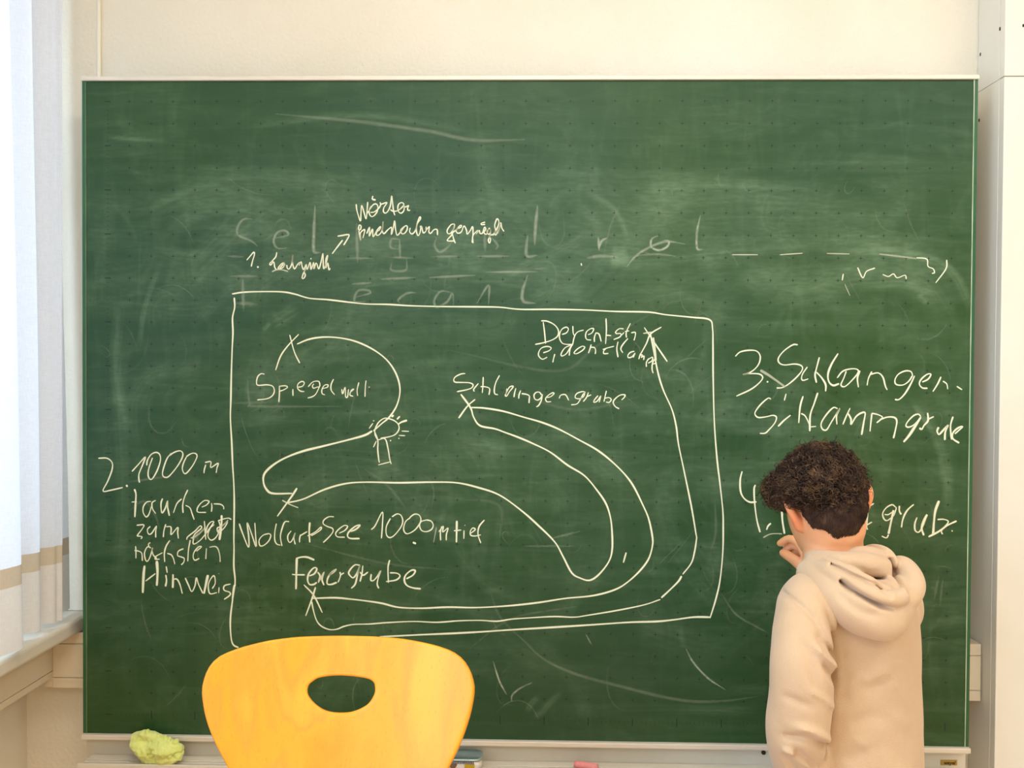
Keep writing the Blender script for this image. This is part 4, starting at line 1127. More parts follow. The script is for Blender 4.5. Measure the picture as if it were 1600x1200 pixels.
# flat rounded pencil tin with a patterned side
tp=at(722,1189,-0.014); tx=float(tp[0])-0.006; ty=-0.012; 
def rrect(w,dp,r,n=6):
    out=[]
    for cx_,cy_,a0 in ((w-r,dp-r,0),(-w+r,dp-r,90),(-w+r,-dp+r,180),(w-r,-dp+r,270)):
        for k in range(n+1):
            a=math.radians(a0+90*k/n); out.append((cx_+r*math.cos(a),cy_+r*math.sin(a)))
    return out
def loft(rings,c,capb=True,capt=True):
    n=len(rings[0][0]); V=[];Fq=[]
    for (ring,z) in rings: V+=[(c[0]+x,c[1]+y,z) for x,y in ring]
    for i in range(len(rings)-1):
        for k in range(n): a=i*n+k;b=i*n+(k+1)%n; Fq.append((a,b,b+n,a+n))
    if capb: Fq.append(tuple(range(n))[::-1])
    if capt: Fq.append(tuple((len(rings)-1)*n+k for k in range(n)))
    return V,Fq
TW,TD=0.052,0.025; c=(tx,ty-0.005)
zb_=zf+0.0031
zt0=float(at(722,1186.5,-0.042)[2]); 
tin=thing('tin','low blue-grey tin with a patterned white side standing in the tray beside the chair','tin',(tx,ty,zf))
V,Fq=loft([(rrect(TW-.002,TD-.002,.014),zb_),(rrect(TW,TD,.016),zb_+0.0025),(rrect(TW,TD,.016),zt0-0.004)],c); mesh('tin_body',V,Fq,mat('tin_white',(226,218,206),0.4),tin,True)
lid=mat('tin_lid',(150,172,178),0.25,(176,198,190),30,metal=0.6)
V,Fq=loft([(rrect(TW+.0012,TD+.0012,.017),zt0-0.0045),(rrect(TW+.0012,TD+.0012,.017),zt0-0.0012),(rrect(TW-.001,TD-.001,.016),zt0),(rrect(TW-.004,TD-.004,.013),zt0),(rrect(TW-.005,TD-.005,.012),zt0-0.002)],c); mesh('lid',V,Fq,lid,tin,True)
L=[(c[0]-TW+0.016+i*0.0036,c[0]-TW+0.0178+i*0.0036,c[1]-TD-0.0022,c[1]-TD-0.0011,zt0-0.0095,zt0-0.0046) for i in range(20)]
boxes('comb_pattern',L,mat('navy_print',(36,52,92),0.5),tin)['kind']='stuff'
V=[(c[0]-0.012+0.009*math.cos(a),c[1]-TD-0.0012,zt0-0.0098+0.0105*math.sin(a)) for a in np.linspace(math.pi,2*math.pi,14)]
n=len(V); V2=[(x,y+0.001,z) for x,y,z in V]; mesh('brown_half_disc',V+V2,[tuple(range(n)),tuple(range(n,2*n))[::-1]]+[(i,(i+1)%n,(i+1)%n+n,i+n) for i in range(n)],mat('brown_print',(120,88,58),0.5),tin)
box('yellow_patch',c[0]+0.014,c[0]+0.036,c[1]-TD-0.0013,c[1]-TD-0.0002,zb_+0.0005,zt0-0.0098,mat('mustard_print',(186,156,40),0.5),tin)
# pink chalk
p0=at(894,1189.5,-0.02); p1=at(930,1196,-0.03); zc=zf+0.0078
def chalk_stick(name,a,b,r,m,lab):
    a=np.array(a);b=np.array(b); t=np.linspace(0,1,8); pts=[a+(b-a)*k for k in t]; rr=[r*0.75,r*0.97,r,r,r,r,r*0.98,r*0.8]
    V,Fq=tube(pts,rr,14); o=mesh(name,V,Fq,m,None,True); tag(o,lab,'chalk'); return o
pk=mat('pink_chalk',(238,150,146),0.85,(230,138,136),80,0.3,600)
pa=at(897,1191,-0.018); pb=at(932,1199,-0.03)
chalk_stick('chalk_stick',(pa[0],-0.018,zf+0.0113),(pb[0]+0.003,-0.032,zf+0.0113),0.008,pk,'stick of pink chalk lying in the tray under the board')
# ---------------------------------------------------------------- the boy
def skin_mat():
    m=mat('skin',(238,175,128),0.5,(232,165,116),12,0.12,500,sss=0.35); return m
M['skin']=skin_mat()
M['hood']=mat('hoodie_fleece',(210,178,142),0.92,(202,169,133),9,0.5,700,sheen=0.25)
M['trouser']=mat('dark_trousers',(44,48,60),0.85,(38,42,54),30,0.3,500)
M['shoe']=mat('trainer_white',(214,212,206),0.5); M['sole']=mat('trainer_sole',(235,233,226),0.6)
pc=at(1318,1000,-0.36)
boy=thing('person','person with curly brown hair and beige hooded sweatshirt, writing on the chalkboard','person',(float(pc[0]),-0.34,0))
yaw=math.radians(30)                                  # turned to the left
ux=np.array([math.cos(yaw),math.sin(yaw),0]); uf=np.array([-math.sin(yaw),math.cos(yaw),0]); uz=np.array([0,0,1.0])
TR=np.array([ux,uf,uz])
def Pz(px,py,Y): return at(px,py,Y)
# --- hoodie
v=Vol((pc[0]-0.25,-0.62,0.62),(pc[0]+0.25,-0.02,1.23),0.0036)
c0_=Pz(1328,930,-0.355)
# torso as stacked ellipsoids blended together
def tor(px,py,Y,a,b,h,k=0.03): v.ell(Pz(px,py,Y),(a,b,h),TR,k)
tor(1326,985,-0.352,0.146,0.100,0.125)
tor(1330,1060,-0.350,0.137,0.104,0.14)
tor(1333,1140,-0.350,0.133,0.106,0.14)
tor(1334,1210,-0.350,0.131,0.106,0.12)
tor(1334,1275,-0.350,0.130,0.106,0.08)
tor(1330,955,-0.352,0.126,0.080,0.062,0.025)
# shoulders
v.chain([Pz(1300,922,-0.37),Pz(1268,936,-0.405),Pz(1257,958,-0.425)],[0.045,0.038,0.042],0.03)
v.chain([Pz(1350,905,-0.34),Pz(1390,920,-0.305),Pz(1398,950,-0.29)],[0.042,0.040,0.042],0.03)
# right upper arm raised forward and across to the board, forearm to the hand
v.chain([Pz(1398,950,-0.29),Pz(1388,985,-0.21),Pz(1365,1000,-0.15)],[0.043,0.043,0.041],0.025)
v.chain([Pz(1368,1000,-0.15),Pz(1330,950,-0.13),Pz(1292,912,-0.125)],[0.043,0.038,0.030],0.02)
# left arm hanging, separate crease against the torso
va=Vol(v.lo,(pc[0]+0.25,-0.02,1.23),0.0036)
va.chain([Pz(1270,938,-0.41),Pz(1259,966,-0.455),Pz(1254,1030,-0.490),Pz(1251,1090,-0.492),Pz(1246,1148,-0.478),Pz(1253,1196,-0.42),Pz(1278,1236,-0.345),Pz(1296,1252,-0.30)],[0.040,0.0450,0.0468,0.0460,0.0468,0.044,0.038,0.032],0.03)
A=v.F; d=va.F; zz_=v.ax[2][None,None,:]
kk=np.clip((zz_-1.06)/(1.14-1.06),0,1)*0.026+0.003+0*A
hh=np.maximum(kk-np.abs(A-d),0)/kk; v.F=(np.minimum(A,d)-hh*hh*kk*0.25).astype(np.float32)
# folds, traced on the back of the garment
def CR(pts,w,dp): v.crease2(pts,w,dp,-0.36)
def CA(pts,w,dp): v.crease2(pts,w,dp,-0.40)
CA([(1222,936,-0.465),(1240,938,-0.475),(1262,958,-0.485),(1284,998,-0.485),(1296,1040,-0.475),(1299,1065,-0.455)],0.0045,0.006)   # arm seam
CA([(1258,992,-0.495),(1276,1012,-0.49),(1296,1030,-0.47),(1303,1038,-0.45)],0.0055,-0.009)
CA([(1262,978,-0.49),(1280,1000,-0.485),(1296,1022,-0.465)],0.005,0.007)
CA([(1270,1020,-0.495),(1284,1040,-0.48),(1296,1056,-0.46)],0.0055,0.008)
CA([(1240,985,-0.5),(1255,1020,-0.505),(1262,1060,-0.5),(1280,1090,-0.48)],0.008,0.004)
CA([(1250,1062,-0.505),(1272,1076,-0.495),(1294,1092,-0.465)],0.005,-0.005)
CA([(1212,1072,-0.485),(1232,1082,-0.505),(1258,1090,-0.5)],0.007,0.004)
CA([(1203,1124,-0.455),(1222,1134,-0.485),(1248,1138,-0.495),(1272,1146,-0.48),(1288,1156,-0.455)],0.0055,0.009)
CA([(1222,1118,-0.49),(1250,1124,-0.5),(1274,1134,-0.485),(1290,1146,-0.455)],0.006,-0.008)
CA([(1226,1150,-0.485),(1244,1166,-0.48),(1262,1184,-0.455)],0.0055,0.008)
CA([(1199,1138,-0.44),(1212,1150,-0.465),(1232,1160,-0.48)],0.0055,-0.008)
CA([(1208,1150,-0.455),(1222,1172,-0.46),(1238,1192,-0.44)],0.006,0.006)
CA([(1238,1166,-0.475),(1256,1182,-0.455),(1273,1204,-0.42)],0.005,-0.007)
CR([(1340,1060,-0.455),(1360,1052,-0.45),(1385,1042,-0.44)],0.009,-0.003)
CR([(1345,1075,-0.455),(1375,1068,-0.445),(1395,1050,-0.43)],0.010,0.003)
CR([(1320,1135,-0.462),(1360,1118,-0.455),(1400,1105,-0.43)],0.014,0.003)
CR([(1330,1150,-0.462),(1360,1170,-0.455),(1395,1180,-0.43)],0.010,-0.002)
CR([(1318,1195,-0.462),(1345,1175,-0.46),(1375,1165,-0.45)],0.012,0.003)
CR([(1365,1190,-0.455),(1400,1195,-0.43),(1425,1205,-0.39)],0.010,-0.003)
CR([(1370,1105,-0.45),(1395,1115,-0.44),(1415,1130,-0.41)],0.010,-0.003)
CR([(1310,990,-0.46),(1318,1050,-0.462),(1312,1120,-0.462)],0.018,0.006)
X,Y,Z=v.ax[0][:,None,None],v.ax[1][None,:,None],v.ax[2][None,None,:]
v.F+=(0.0006*np.sin(40*X+22*Z)*np.sin(18*Z-30*Y+1.3)+0.0003*np.sin(120*X+60*Z+2)*np.sin(90*Y+40*X)).astype(np.float32)
CR([(1276,930,-0.455),(1296,985,-0.475),(1306,1040,-0.47),(1303,1090,-0.462)],0.007,0.010)
CR([(1300,1040,-0.47),(1301,1075,-0.47),(1294,1120,-0.465),(1282,1168,-0.455),(1270,1192,-0.445)],0.007,0.016)
# hem cut
zh=0.665
v.F=np.maximum(v.F,(zh-Z)+0*v.F)
# neck hole
v.chain([Pz(1304,850,-0.335),Pz(1306,905,-0.345)],[0.044,0.040],0.004,op='-')
V,Q=v.mesh(); hoodie=npmesh('hoodie',V,Q,M['hood'],boy,True,1)
# ribbed hem band
pr=[]; nb=140; V=[];Fq=[]; ch=Pz(1334,1275,-0.350)
for (z,s_) in ((zh+0.05,1.00),(zh+0.045,1.012),(zh,1.0),(zh-0.006,0.98),(zh-0.006,0.93)):
    for k in range(nb):
        a=2*math.pi*k/nb; rb=1+0.006*(k%2); pnt=ch*[1,1,0]+ux*0.130*s_*rb*math.cos(a)+uf*0.106*s_*rb*math.sin(a); V.append((pnt[0],pnt[1],z))
for i in range(4):
    for k in range(nb): a=i*nb+k;b=i*nb+(k+1)%nb; Fq.append((a,a+nb,b+nb,b))
hb=mesh('ribbed_hem',V,Fq,M['hood'],None,True); hb.parent=hoodie
# --- hood, lying on the back in rolls
v=Vol((pc[0]-0.13,-0.58,0.99),(pc[0]+0.20,-0.24,1.26),0.0021)
v.chain([Pz(1264,892,-0.385),Pz(1288,908,-0.425),Pz(1316,930,-0.46),Pz(1345,952,-0.475),Pz(1378,958,-0.47),Pz(1405,940,-0.44)],[0.020,0.026,0.032,0.036,0.036,0.026],0.012)
v.chain([Pz(1300,905,-0.42),Pz(1340,935,-0.45),Pz(1375,940,-0.45),Pz(1405,925,-0.42)],[0.028,0.036,0.036,0.026],0.02)
v.chain([Pz(1358,966,-0.49),Pz(1380,974,-0.485),Pz(1398,968,-0.47)],[0.020,0.023,0.016],0.012)
# middle fold
v.chain([Pz(1268,882,-0.39),Pz(1296,892,-0.445),Pz(1326,910,-0.478),Pz(1356,926,-0.498),Pz(1385,936,-0.500),Pz(1410,930,-0.485)],[0.012,0.015,0.017,0.018,0.017,0.014],0.004)
# inner rim
v.chain([Pz(1272,872,-0.375),Pz(1300,882,-0.43),Pz(1330,895,-0.465),Pz(1360,909,-0.482),Pz(1388,918,-0.485)],[0.010,0.011,0.011,0.010,0.009],0.004)
# collar back (inside of the hood, rising to the nape)
v.chain([Pz(1268,873,-0.36),Pz(1290,878,-0.395),Pz(1325,882,-0.42),Pz(1360,885,-0.42),Pz(1385,890,-0.41)],[0.011,0.014,0.017,0.018,0.014],0.014)
v.chain([Pz(1330,875,-0.39),Pz(1355,872,-0.39),Pz(1378,878,-0.385)],[0.014,0.016,0.014],0.014)
# right hand rim of the opening
v.chain([Pz(1352,862,-0.34),Pz(1368,859,-0.355),Pz(1384,866,-0.38),Pz(1394,880,-0.40)],[0.008,0.009,0.010,0.010],0.005)
v.chain([Pz(1396,880,-0.37),Pz(1412,885,-0.39),Pz(1424,902,-0.415),Pz(1428,922,-0.44),Pz(1414,938,-0.465),Pz(1398,944,-0.475)],[0.010,0.015,0.017,0.016,0.015,0.012],0.006)
v.chain([Pz(1390,900,-0.36),Pz(1412,915,-0.38),Pz(1405,945,-0.42)],[0.02,0.024,0.02],0.015)
def CR(pts,w,dp): v.crease2(pts,w,dp,-0.33)
CR([(1314,902,-0.482),(1322,914,-0.492),(1345,930,-0.508),(1372,944,-0.512),(1398,949,-0.50)],0.0045,0.015)
CR([(1393,868,-0.40),(1398,888,-0.42),(1402,905,-0.435),(1405,922,-0.45)],0.005,0.014)
CR([(1350,905,-0.46),(1375,908,-0.46),(1398,911,-0.45)],0.007,0.006)
CR([(1278,874,-0.41),(1305,884,-0.445),(1335,899,-0.475),(1375,915,-0.49)],0.003,0.006)
CR([(1300,918,-0.47),(1325,942,-0.50),(1350,958,-0.515),(1385,962,-0.51)],0.007,0.003)
CR([(1330,922,-0.50),(1352,940,-0.512),(1375,952,-0.515)],0.006,-0.003)
CR([(1365,912,-0.485),(1385,928,-0.51),(1395,934,-0.51)],0.004,0.003)
CR([(1325,878,-0.43),(1350,890,-0.435),(1380,892,-0.43)],0.006,0.003)
X,Y,Z=v.ax[0][:,None,None],v.ax[1][None,:,None],v.ax[2][None,None,:]
v.F+=(0.0006*np.sin(110*X+70*Z)*np.sin(95*Z-60*Y)).astype(np.float32)
v.chain([Pz(1300,838,-0.332),Pz(1304,868,-0.340)],[0.046,0.044],0.003,op='-')
V,Q=v.mesh(); hood=npmesh('hood',V,Q,M['hood'],None,True,1); hood.parent=hoodie
# --- body: head, neck, trunk, legs, arms in one mesh
hy=-0.325; rl=math.radians(-9); hyw=math.radians(9)
HX=np.array([math.cos(hyw)*math.cos(rl),math.sin(hyw)*math.cos(rl),-math.sin(rl)])       # to the boy's right
tilt=math.radians(-14)
fw=np.array([-math.sin(hyw),math.cos(hyw),0]); fw=fw*math.cos(tilt)+np.array([0,0,1])*math.sin(tilt); fw-=HX*(fw@HX); fw/=np.linalg.norm(fw)
HZ=np.cross(HX,fw); HR=np.array([HX,fw,HZ]); hc=Pz(1286,776,hy)
def H(x,y,z): return hc+HX*x+fw*y+HZ*z
v=Vol((pc[0]-0.22,-0.50,1.02),(pc[0]+0.12,-0.16,1.38),0.0026)
v.ell(H(0,0,0.005),(0.0595,0.084,0.078),HR,0.02)
v.ell(H(0,0.030,-0.045),(0.056,0.062,0.062),HR,0.03)
v.ell(H(0,0.045,-0.085),(0.036,0.040,0.026),HR,0.03)          # jaw, chin
v.chain([H(0,0.088,0.0),H(0,0.102,-0.028),H(0,0.098,-0.036)],[0.007,0.009,0.009],0.012)   # nose
for s_ in (-1,1):
    v.ell(H(s_*0.028,0.080,0.002),(0.015,0.010,0.011),HR,0.006,op='-')
    v.ell(H(s_*0.028,0.074,0.001),(0.0125,0.0125,0.0125),HR,0.002)
    v.chain([H(s_*0.014,0.090,0.017),H(s_*0.030,0.088,0.020),H(s_*0.045,0.076,0.015)],[0.005,0.005,0.004],0.008)
    # ear
    sx=s_*0.070
    e0=H(sx,-0.004,-0.020)
    v.chain([H(s_*0.054,0.010,-0.040),H(s_*0.060,-0.002,-0.046),H(s_*0.070,-0.016,-0.030),H(s_*0.079,-0.022,-0.008),H(s_*0.075,-0.014,0.012),H(s_*0.060,0.004,0.008)],[0.0055,0.0065,0.0052,0.0050,0.0052,0.005],0.006)
    v.ell(H(s_*0.063,-0.006,-0.018),(0.009,0.013,0.024),HR,0.006)
    v.ell(H(s_*0.073,-0.001,-0.016),(0.008,0.007,0.014),HR,0.004,op='-')
v.chain([H(-0.018,0.088,-0.060),H(0,0.093,-0.058),H(0.018,0.088,-0.060)],[0.004,0.006,0.004],0.005)
v.crease([H(-0.020,0.092,-0.061),H(0,0.099,-0.060),H(0.020,0.092,-0.061)],0.002,0.003)
nb_=Pz(1307,905,-0.345)
v.chain([H(0.004,-0.014,-0.050),Pz(1299,838,-0.332),Pz(1303,868,-0.338),nb_],[0.050,0.0455,0.0465,0.054],0.02)
v.chain([Pz(1270,900,-0.37),nb_,Pz(1350,895,-0.33)],[0.028,0.038,0.028],0.03)
for s_ in (-1,1): v.crease([H(s_*0.012,-0.062,-0.085),Pz(1300+s_*12,850,-0.375)],0.012,-0.0015)
V,Q=v.mesh()
parts=[(V,Q)]
# trunk and legs, coarser (under the clothes), meets the neck part inside the collar
v=Vol((pc[0]-0.26,-0.60,0.02),(pc[0]+0.26,-0.03,1.17),0.006)
for (px,py,a,b,h) in ((1330,990,.105,.07,.10),(1334,1080,.105,.075,.14),(1333,1200,.115,.085,.12),(1334,1300,.12,.09,.10)): v.ell(Pz(px,py,-0.35),(a,b,h),TR,0.03)
v.chain([Pz(1306,880,-0.343),Pz(1308,930,-0.35)],[0.040,0.05],0.02)
v.chain([Pz(1280,940,-0.40),Pz(1256,1000,-0.475),Pz(1252,1090,-0.490),Pz(1247,1148,-0.475),Pz(1254,1196,-0.42),Pz(1278,1236,-0.345),Pz(1306,1254,-0.285)],[0.028,0.030,0.029,0.030,0.028,0.025,0.020],0.02)
v.chain([Pz(1390,920,-0.31),Pz(1400,955,-0.28),Pz(1368,1000,-0.15)],[0.032,0.032,0.029],0.02)
v.chain([Pz(1368,1000,-0.15),Pz(1320,940,-0.128),Pz(1276,898,-0.115)],[0.029,0.026,0.019],0.015)
hipc=ch*[1,1,0]
for s_ in (-1,1):
    hp=hipc+ux*s_*0.062+np.array([0,0,0.66]); kn=hipc+ux*s_*0.075+uf*0.01+np.array([0,0,0.37]); an=hipc+ux*s_*0.085-uf*0.012+np.array([0,0,0.075])
    v.chain([hp,kn,an],[0.066,0.046,0.030],0.02); v.cap(an-[0,0,0.03],an+uf*0.11-[0,0,0.042],0.026,0.018,0.02)
parts.append(v.mesh())
# hands
def hand(W,kn,fingers,thumb,palm,res=0.0013,rf=0.0090):
    pts=np.array([W]+[p for f_ in fingers for p in f_]+thumb+palm); v=Vol(pts.min(0)-0.03,pts.max(0)+0.03,res)
    v.cap(W,palm[0],0.0185,0.017,0.01); v.cap(palm[0],palm[1],0.017,0.016,0.01)
    for f_ in fingers:
        n=len(f_); rr=[rf*1.08]+[rf*(1.0-0.07*i) for i in range(1,n)]
        v.cap(palm[0],f_[0],0.011,rr[0],0.008); v.chain(f_,rr,0.0035,3)
    n=len(thumb); v.cap(palm[0],thumb[0],0.012,0.011,0.008); v.chain(thumb,[0.0125,0.0112,0.0100,0.0084][:n],0.004,3)
    return v.mesh()
Wr=Pz(1276,898,-0.115)
fing=[[Pz(1259,866,-0.098),Pz(1247,848,-0.083),Pz(1233,842,-0.060),Pz(1219,849,-0.040)],
      [Pz(1261,872,-0.088),Pz(1250,856,-0.062),Pz(1238,853,-0.044),Pz(1228,858,-0.036)],
      [Pz(1265,880,-0.082),Pz(1254,864,-0.055),Pz(1243,864,-0.040),Pz(1240,872,-0.048)],
      [Pz(1269,888,-0.082),Pz(1262,874,-0.058),Pz(1253,873,-0.046),Pz(1250,880,-0.054)]]
th=[Pz(1260,891,-0.112),Pz(1249,881,-0.098),Pz(1236,871,-0.070),Pz(1224,864,-0.044)]
parts.append(hand(Wr,None,fing,th,[Pz(1271,890,-0.108),Pz(1263,876,-0.096)]))
Wl=Pz(1306,1254,-0.285); dn=np.array([0,0,-1.0])
pl=[Wl+uf*0.028+dn*0.020,Wl+uf*0.050+dn*0.040]
fl=[]
for i,(off,ln) in enumerate(((0.024,0.9),(0.008,1.0),(-0.008,0.95),(-0.023,0.75))):
    b_=pl[1]+ux*off*0.9+uf*0.010; fl.append([b_,b_+(uf*0.018+dn*0.024)*ln,b_+(uf*0.022+dn*0.046)*ln,b_+(uf*0.014+dn*0.062)*ln])
tl=[pl[0]+ux*0.022+uf*0.006,pl[0]+ux*0.034+uf*0.022+dn*0.016,pl[0]+ux*0.034+uf*0.034+dn*0.034]
parts.append(hand(Wl,None,fl,tl,pl,0.002))
VV=[];QQ=[];n=0
for (a,b) in parts: VV.append(a); QQ.append(b+n); n+=len(a)
body=npmesh('body',np.concatenate(VV),np.concatenate(QQ),M['skin'],boy,True,2)
co=np.array([tuple(q.co) for q in body.data.vertices]); tv=np.zeros(len(co))
for s_ in (-1,1): tv=np.maximum(tv,np.clip(1.5-np.linalg.norm((co-H(s_*0.074,-0.008,-0.016))@HR.T/np.array([0.016,0.02,0.034]),axis=1),0,1))
a_t=body.data.attributes.new('ear_glow_tint','FLOAT','POINT'); a_t.data.foreach_set('value',tv.astype(np.float32))  # ear tint: redder skin, plus light passing through the ears painted in
nt=M['skin'].node_tree; bs_=nt.nodes['Principled BSDF']; src=bs_.inputs['Base Color'].links[0].from_socket
at2=nd(nt,'ShaderNodeAttribute',attribute_name='ear_glow_tint'); mx2=nd(nt,'ShaderNodeMix',data_type='RGBA'); mx2.inputs[7].default_value=lin((250,138,92))
ml2=nd(nt,'ShaderNodeMath',operation='MULTIPLY'); ml2.inputs[1].default_value=0.85; nt.links.new(at2.outputs['Fac'],ml2.inputs[0]); nt.links.new(ml2.outputs[0],mx2.inputs[0]); nt.links.new(src,mx2.inputs[6]); nt.links.new(mx2.outputs[2],bs_.inputs['Base Color'])
eye=mat('eye_white',(235,232,225),0.2); iris=mat('iris_brown',(60,36,20),0.2)
for s_ in (-1,1):
    for (nm,c_,r_,m_) in (('eye',H(s_*0.028,0.0765,0.001),0.0118,eye),):
        V,Fq=lathe([(r_*math.cos(t),r_*math.sin(t)) for t in np.linspace(-1.5,1.5,12)],16); V=[c_+HX*x+fw*z+HZ*y for x,y,z in V]
        e=mesh('eye',V,Fq,eye,boy,True)
        V,Fq=lathe([(0.0052,0),(0.005,0.0012),(0.002,0.0018)],14); V=[c_+fw*(r_-0.0006)+HX*x+fw*z+HZ*y for x,y,z in V]; i_=mesh('iris',V,Fq,iris,None,True); i_.parent=e
# --- trousers and shoes
v=Vol((pc[0]-0.24,-0.56,0.03),(pc[0]+0.26,-0.12,0.78),0.006)
v.ell(hipc+[0,0,0.68],(0.125,0.098,0.09),TR,0.02)
for s_ in (-1,1):
    hp=hipc+ux*s_*0.062+np.array([0,0,0.64]); kn=hipc+ux*s_*0.078+uf*0.012+np.array([0,0,0.37]); an=hipc+ux*s_*0.088-uf*0.01+np.array([0,0,0.10])
    v.chain([hp,kn,an],[0.078,0.062,0.055],0.015)
    v.crease([kn-uf*0.06+[0,0,0.01],kn-uf*0.06+ux*0.03-[0,0,0.01]],0.01,0.006); v.crease([an-uf*0.05+[0,0,0.03],an-uf*0.05+ux*0.03+[0,0,0.02]],0.01,0.006)
v.F=np.maximum(v.F,np.maximum(0.065-v.ax[2],v.ax[2]-0.755)[None,None,:]+0*v.F)
V,Q=v.mesh(); npmesh('trousers',V,Q,M['trouser'],boy,True,1)
for s_ in (-1,1):
    an=hipc+ux*s_*0.088-uf*0.005
    v=Vol(an+[-0.16,-0.16,0.0],an+[0.16,0.2,0.12],0.004)
    v.chain([an-uf*0.035+[0,0,0.042],an+uf*0.04+[0,0,0.040],an+uf*0.11+[0,0,0.034],an+uf*0.14+[0,0,0.030]],[0.036,0.037,0.036,0.026],0.02); v.cap(an+[0,0,0.05],an+[0,0,0.085],0.036,0.037,0.02)
    v.F=np.maximum(v.F,(0.014-v.ax[2])[None,None,:]+0*v.F); V,Q=v.mesh(); sh=npmesh('shoe',V,Q,M['shoe'],boy,True,1)
    v=Vol(an+[-0.16,-0.16,-0.004],an+[0.16,0.2,0.03],0.004); v.chain([an-uf*0.035+[0,0,0.02],an+uf*0.04+[0,0,0.02],an+uf*0.11+[0,0,0.02],an+uf*0.142+[0,0,0.02]],[0.039,0.038,0.040,0.028],0.02)
    v.F=np.maximum(v.F,np.maximum(0.001-v.ax[2],v.ax[2]-0.02)[None,None,:]+0*v.F); V,Q=v.mesh(); so=npmesh('sole',V,Q,M['sole'],None,True,0); so.parent=sh
# --- hair
def hair_mat(name,c1,c2,c3,rough):
    m=bpy.data.materials.new(name); m.use_nodes=True; nt=m.node_tree; b=nt.nodes['Principled BSDF']; L=nt.links.new
    tc=nd(nt,'ShaderNodeTexCoord'); n=nd(nt,'ShaderNodeTexNoise'); n.inputs['Scale'].default_value=55; n.inputs['Detail'].default_value=4
    rp=nd(nt,'ShaderNodeValToRGB'); e=rp.color_ramp.elements; e[0].position=0.35; e[0].color=lin(c1); e[1].position=0.7; e[1].color=lin(c3); x=e.new(0.52); x.color=lin(c2)
    L(tc.outputs['Object'],n.inputs['Vector']); L(n.outputs[0],rp.inputs[0]); L(rp.outputs[0],b.inputs['Base Color'])
    b.inputs['Roughness'].default_value=rough; b.inputs['Specular IOR Level'].default_value=0.35; return m
M['hair']=hair_mat('brown_curls',(42,27,18),(68,47,32),(112,82,54),0.5)
M['hair_base']=hair_mat('short_brown_hair',(56,37,26),(70,48,34),(84,59,42),0.75)
v=Vol((pc[0]-0.24,-0.52,1.10),(pc[0]+0.12,-0.12,1.46),0.0026)
v.ell(H(0,-0.002,0.006),(0.063,0.0885,0.082),HR,0.01)
v.ell(H(0,-0.022,-0.026),(0.0595,0.064,0.052),HR,0.015)
v.ell(H(-0.002,-0.040,-0.052),(0.032,0.032,0.026),HR,0.015)
# cut away below the hairline and off the face
def cutell(c,r,k): v.ell(c,r,HR,k,op='-')
cutell(H(0,0.098,-0.058),(0.10,0.075,0.085),0.006)
for s_ in (-1,1): cutell(H(s_*0.071,0.004,-0.058),(0.030,0.050,0.050),0.006); cutell(H(s_*0.056-0.003,-0.048,-0.086),(0.034,0.050,0.038),0.006)
cutell(H(0.074,-0.004,-0.022),(0.018,0.036,0.040),0.004); cutell(H(-0.073,-0.004,-0.026),(0.016,0.034,0.036),0.004)
cutell(H(0,0.125,-0.012),(0.085,0.045,0.045),0.006)
cutell(H(0,-0.05,-0.112),(0.06,0.06,0.033),0.006)
LUMP=[]
rh=np.random.default_rng(11)
tops=[(1286,728,-.32,.040),(1260,735,-.33,.036),(1310,732,-.33,.034),(1238,748,-.32,.034),(1326,748,-.32,.024),(1226,766,-.32,.030),(1250,763,-.37,.034),(1283,752,-.385,.036),(1314,758,-.375,.032),(1330,755,-.33,.018),(1217,778,-.29,.022),(1232,783,-.34,.024),(1270,740,-.27,.04),(1300,742,-.26,.036),(1244,757,-.25,.04),(1228,770,-.27,.03),(1292,718,-.33,.026),(1268,722,-.34,.024),(1262,778,-.385,.022),(1214,764,-.30,.022)]
for (px,py,Y,r_) in tops: c_=Pz(px,py,Y); LUMP.append((c_,r_)); v.ell(c_,(r_*0.78,)*3,None,0.016)
# lumpy displacement
X,Y,Z=np.meshgrid(*v.ax,indexing='ij'); N_=0
for fq,am in ((120,.0022),(210,.0018),(400,.0009)):
    for _ in range(4):
        k=rh.normal(size=3); k/=np.linalg.norm(k); N_=N_+am*0.6*np.sin(fq*(k[0]*X+k[1]*Y+k[2]*Z)+rh.uniform(0,6))
top=np.clip((Z-(Pz(1290,800,-.34)[2]))/0.03,0,1); v.F+=(N_*(0.25+0.75*top)).astype(np.float32)
V,Q=v.mesh(); hair=npmesh('hair',V,Q,M['hair_base'],boy,True,1)
# curls: little helices standing off the top mass
Vh=V; nrm=np.zeros_like(Vh); fn=np.cross(Vh[Q[:,2]]-Vh[Q[:,0]],Vh[Q[:,3]]-Vh[Q[:,1]])
for k in range(4): np.add.at(nrm,Q[:,k],fn)
nrm/=np.linalg.norm(nrm,axis=1)[:,None]+1e-9
zcut=Pz(1290,783,-.36)[2]; xcut=Pz(1250,700,-.34)[0]
lim=zcut-np.clip((xcut-Vh[:,0])/0.05,0,1)*0.024+np.clip((Vh[:,0]-Pz(1312,760,-.36)[0])/0.03,0,1)*0.030
eR=H(0.074,-0.012,-0.014); eL=H(-0.074,-0.012,-0.018)
front=((Vh-hc)@HR.T); cand=np.where((Vh[:,2]>lim)&~((front[:,1]>0.055)&(front[:,2]<0.040))&(np.linalg.norm(Vh-eR,axis=1)>0.050)&(np.linalg.norm(Vh-eL,axis=1)>0.030))[0]
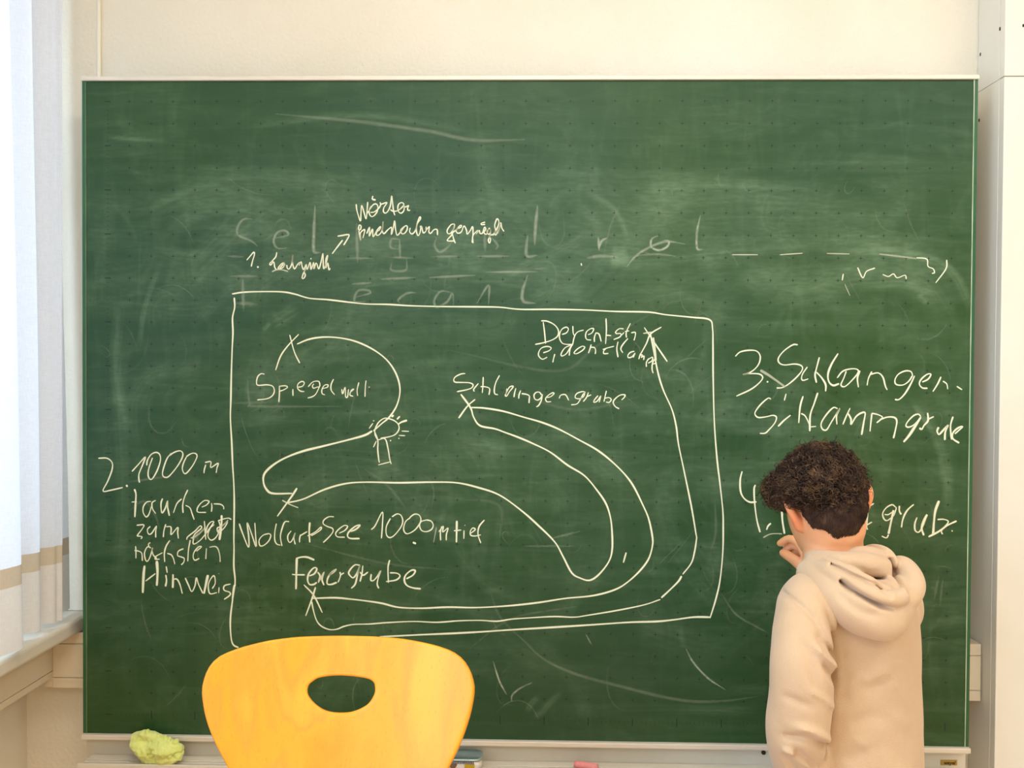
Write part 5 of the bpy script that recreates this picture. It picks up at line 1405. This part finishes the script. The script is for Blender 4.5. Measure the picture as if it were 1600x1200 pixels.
def strands(name,idx,maker,m,nseg,ns=3):
    AV=[];AQ=[];n=0; ang=np.arange(ns)*2*math.pi/ns
    for i in idx:
        pts,rad=maker(Vh[i],nrm[i]); N=len(pts); t=np.gradient(pts,axis=0); t/=np.linalg.norm(t,axis=1)[:,None]+1e-9
        u=np.cross(t,[0.31,0.22,0.92]); u/=np.linalg.norm(u,axis=1)[:,None]+1e-9; w=np.cross(t,u)
        ring=pts[:,None,:]+rad[:,None,None]*(np.cos(ang)[None,:,None]*u[:,None,:]+np.sin(ang)[None,:,None]*w[:,None,:])
        AV.append(ring.reshape(-1,3)); a=n+np.arange(N-1)[:,None]*ns; k=np.arange(ns)[None,:]
        AQ.append(np.stack([a+k,a+(k+1)%ns,a+ns+(k+1)%ns,a+ns+k],-1).reshape(-1,4)); n+=N*ns
    o=npmesh(name,np.concatenate(AV),np.concatenate(AQ),m,None,True,0); o.parent=hair; o['kind']='stuff'; return o
def curl(p,nm):
    nm=nm+rh.normal(0,0.35,3); nm/=np.linalg.norm(nm); tg=np.cross(nm,rh.normal(size=3)); tg/=np.linalg.norm(tg)+1e-9
    ax=tg*0.9+nm*0.35+np.array([0,0,-0.15]); ax/=np.linalg.norm(ax); u=np.cross(ax,nm); u/=np.linalg.norm(u)+1e-9; w=np.cross(ax,u)
    L_=rh.uniform(0.010,0.024); R_=rh.uniform(0.003,0.0065); tr=rh.uniform(0.9,2.0); ph=rh.uniform(0,6); N=13; s=np.linspace(0,1,N)
    a=ph+s*tr*2*math.pi; rr=R_*(0.5+0.5*np.sin(np.pi*np.clip(s*1.1,0,1)))
    pts=p+nm*(0.001)+np.outer(s,ax)*L_+np.outer(rr*np.cos(a),u)+np.outer(rr*np.sin(a)+rr*0.6,w)*1.0+np.outer(np.sin(s*np.pi)*0.003,nm)
    return pts,np.linspace(0.00085,0.0004,N)*rh.uniform(0.8,1.4)
strands('curl',rh.choice(cand,4200,replace=True),curl,M['hair'],13)
low=np.where((Vh[:,2]<=lim+0.012)&(np.linalg.norm(Vh-eR,axis=1)>0.020)&(np.linalg.norm(Vh-eL,axis=1)>0.020)&(Vh[:,2]>Pz(1290,838,-.36)[2]))[0]
def short(p,nm):
    g=np.array([0,0,-1.0])+rh.normal(0,0.25,3); g-=nm*(g@nm); g/=np.linalg.norm(g)+1e-9; L_=rh.uniform(0.006,0.013); s=np.linspace(0,1,3)
    return p-nm*0.001+np.outer(s,g)*L_+np.outer(s*(1.3-s),nm)*0.006,np.array([0.0005,0.00045,0.0002])
strands('short_strands',rh.choice(low,9000,replace=True),short,M['hair_base'],3)
# chalk held between finger and thumb, touching the board
wc=mat('white_chalk',(226,220,200),0.85,(216,210,190),80,0.3,600)
a_=Pz(1236,855,-0.046); b_=Pz(1222,851,-0.0038)
chalk_stick('chalk_stick',a_,b_,0.0042,wc,'short piece of white chalk held in the hand against the board')
bpy.context.view_layer.update()
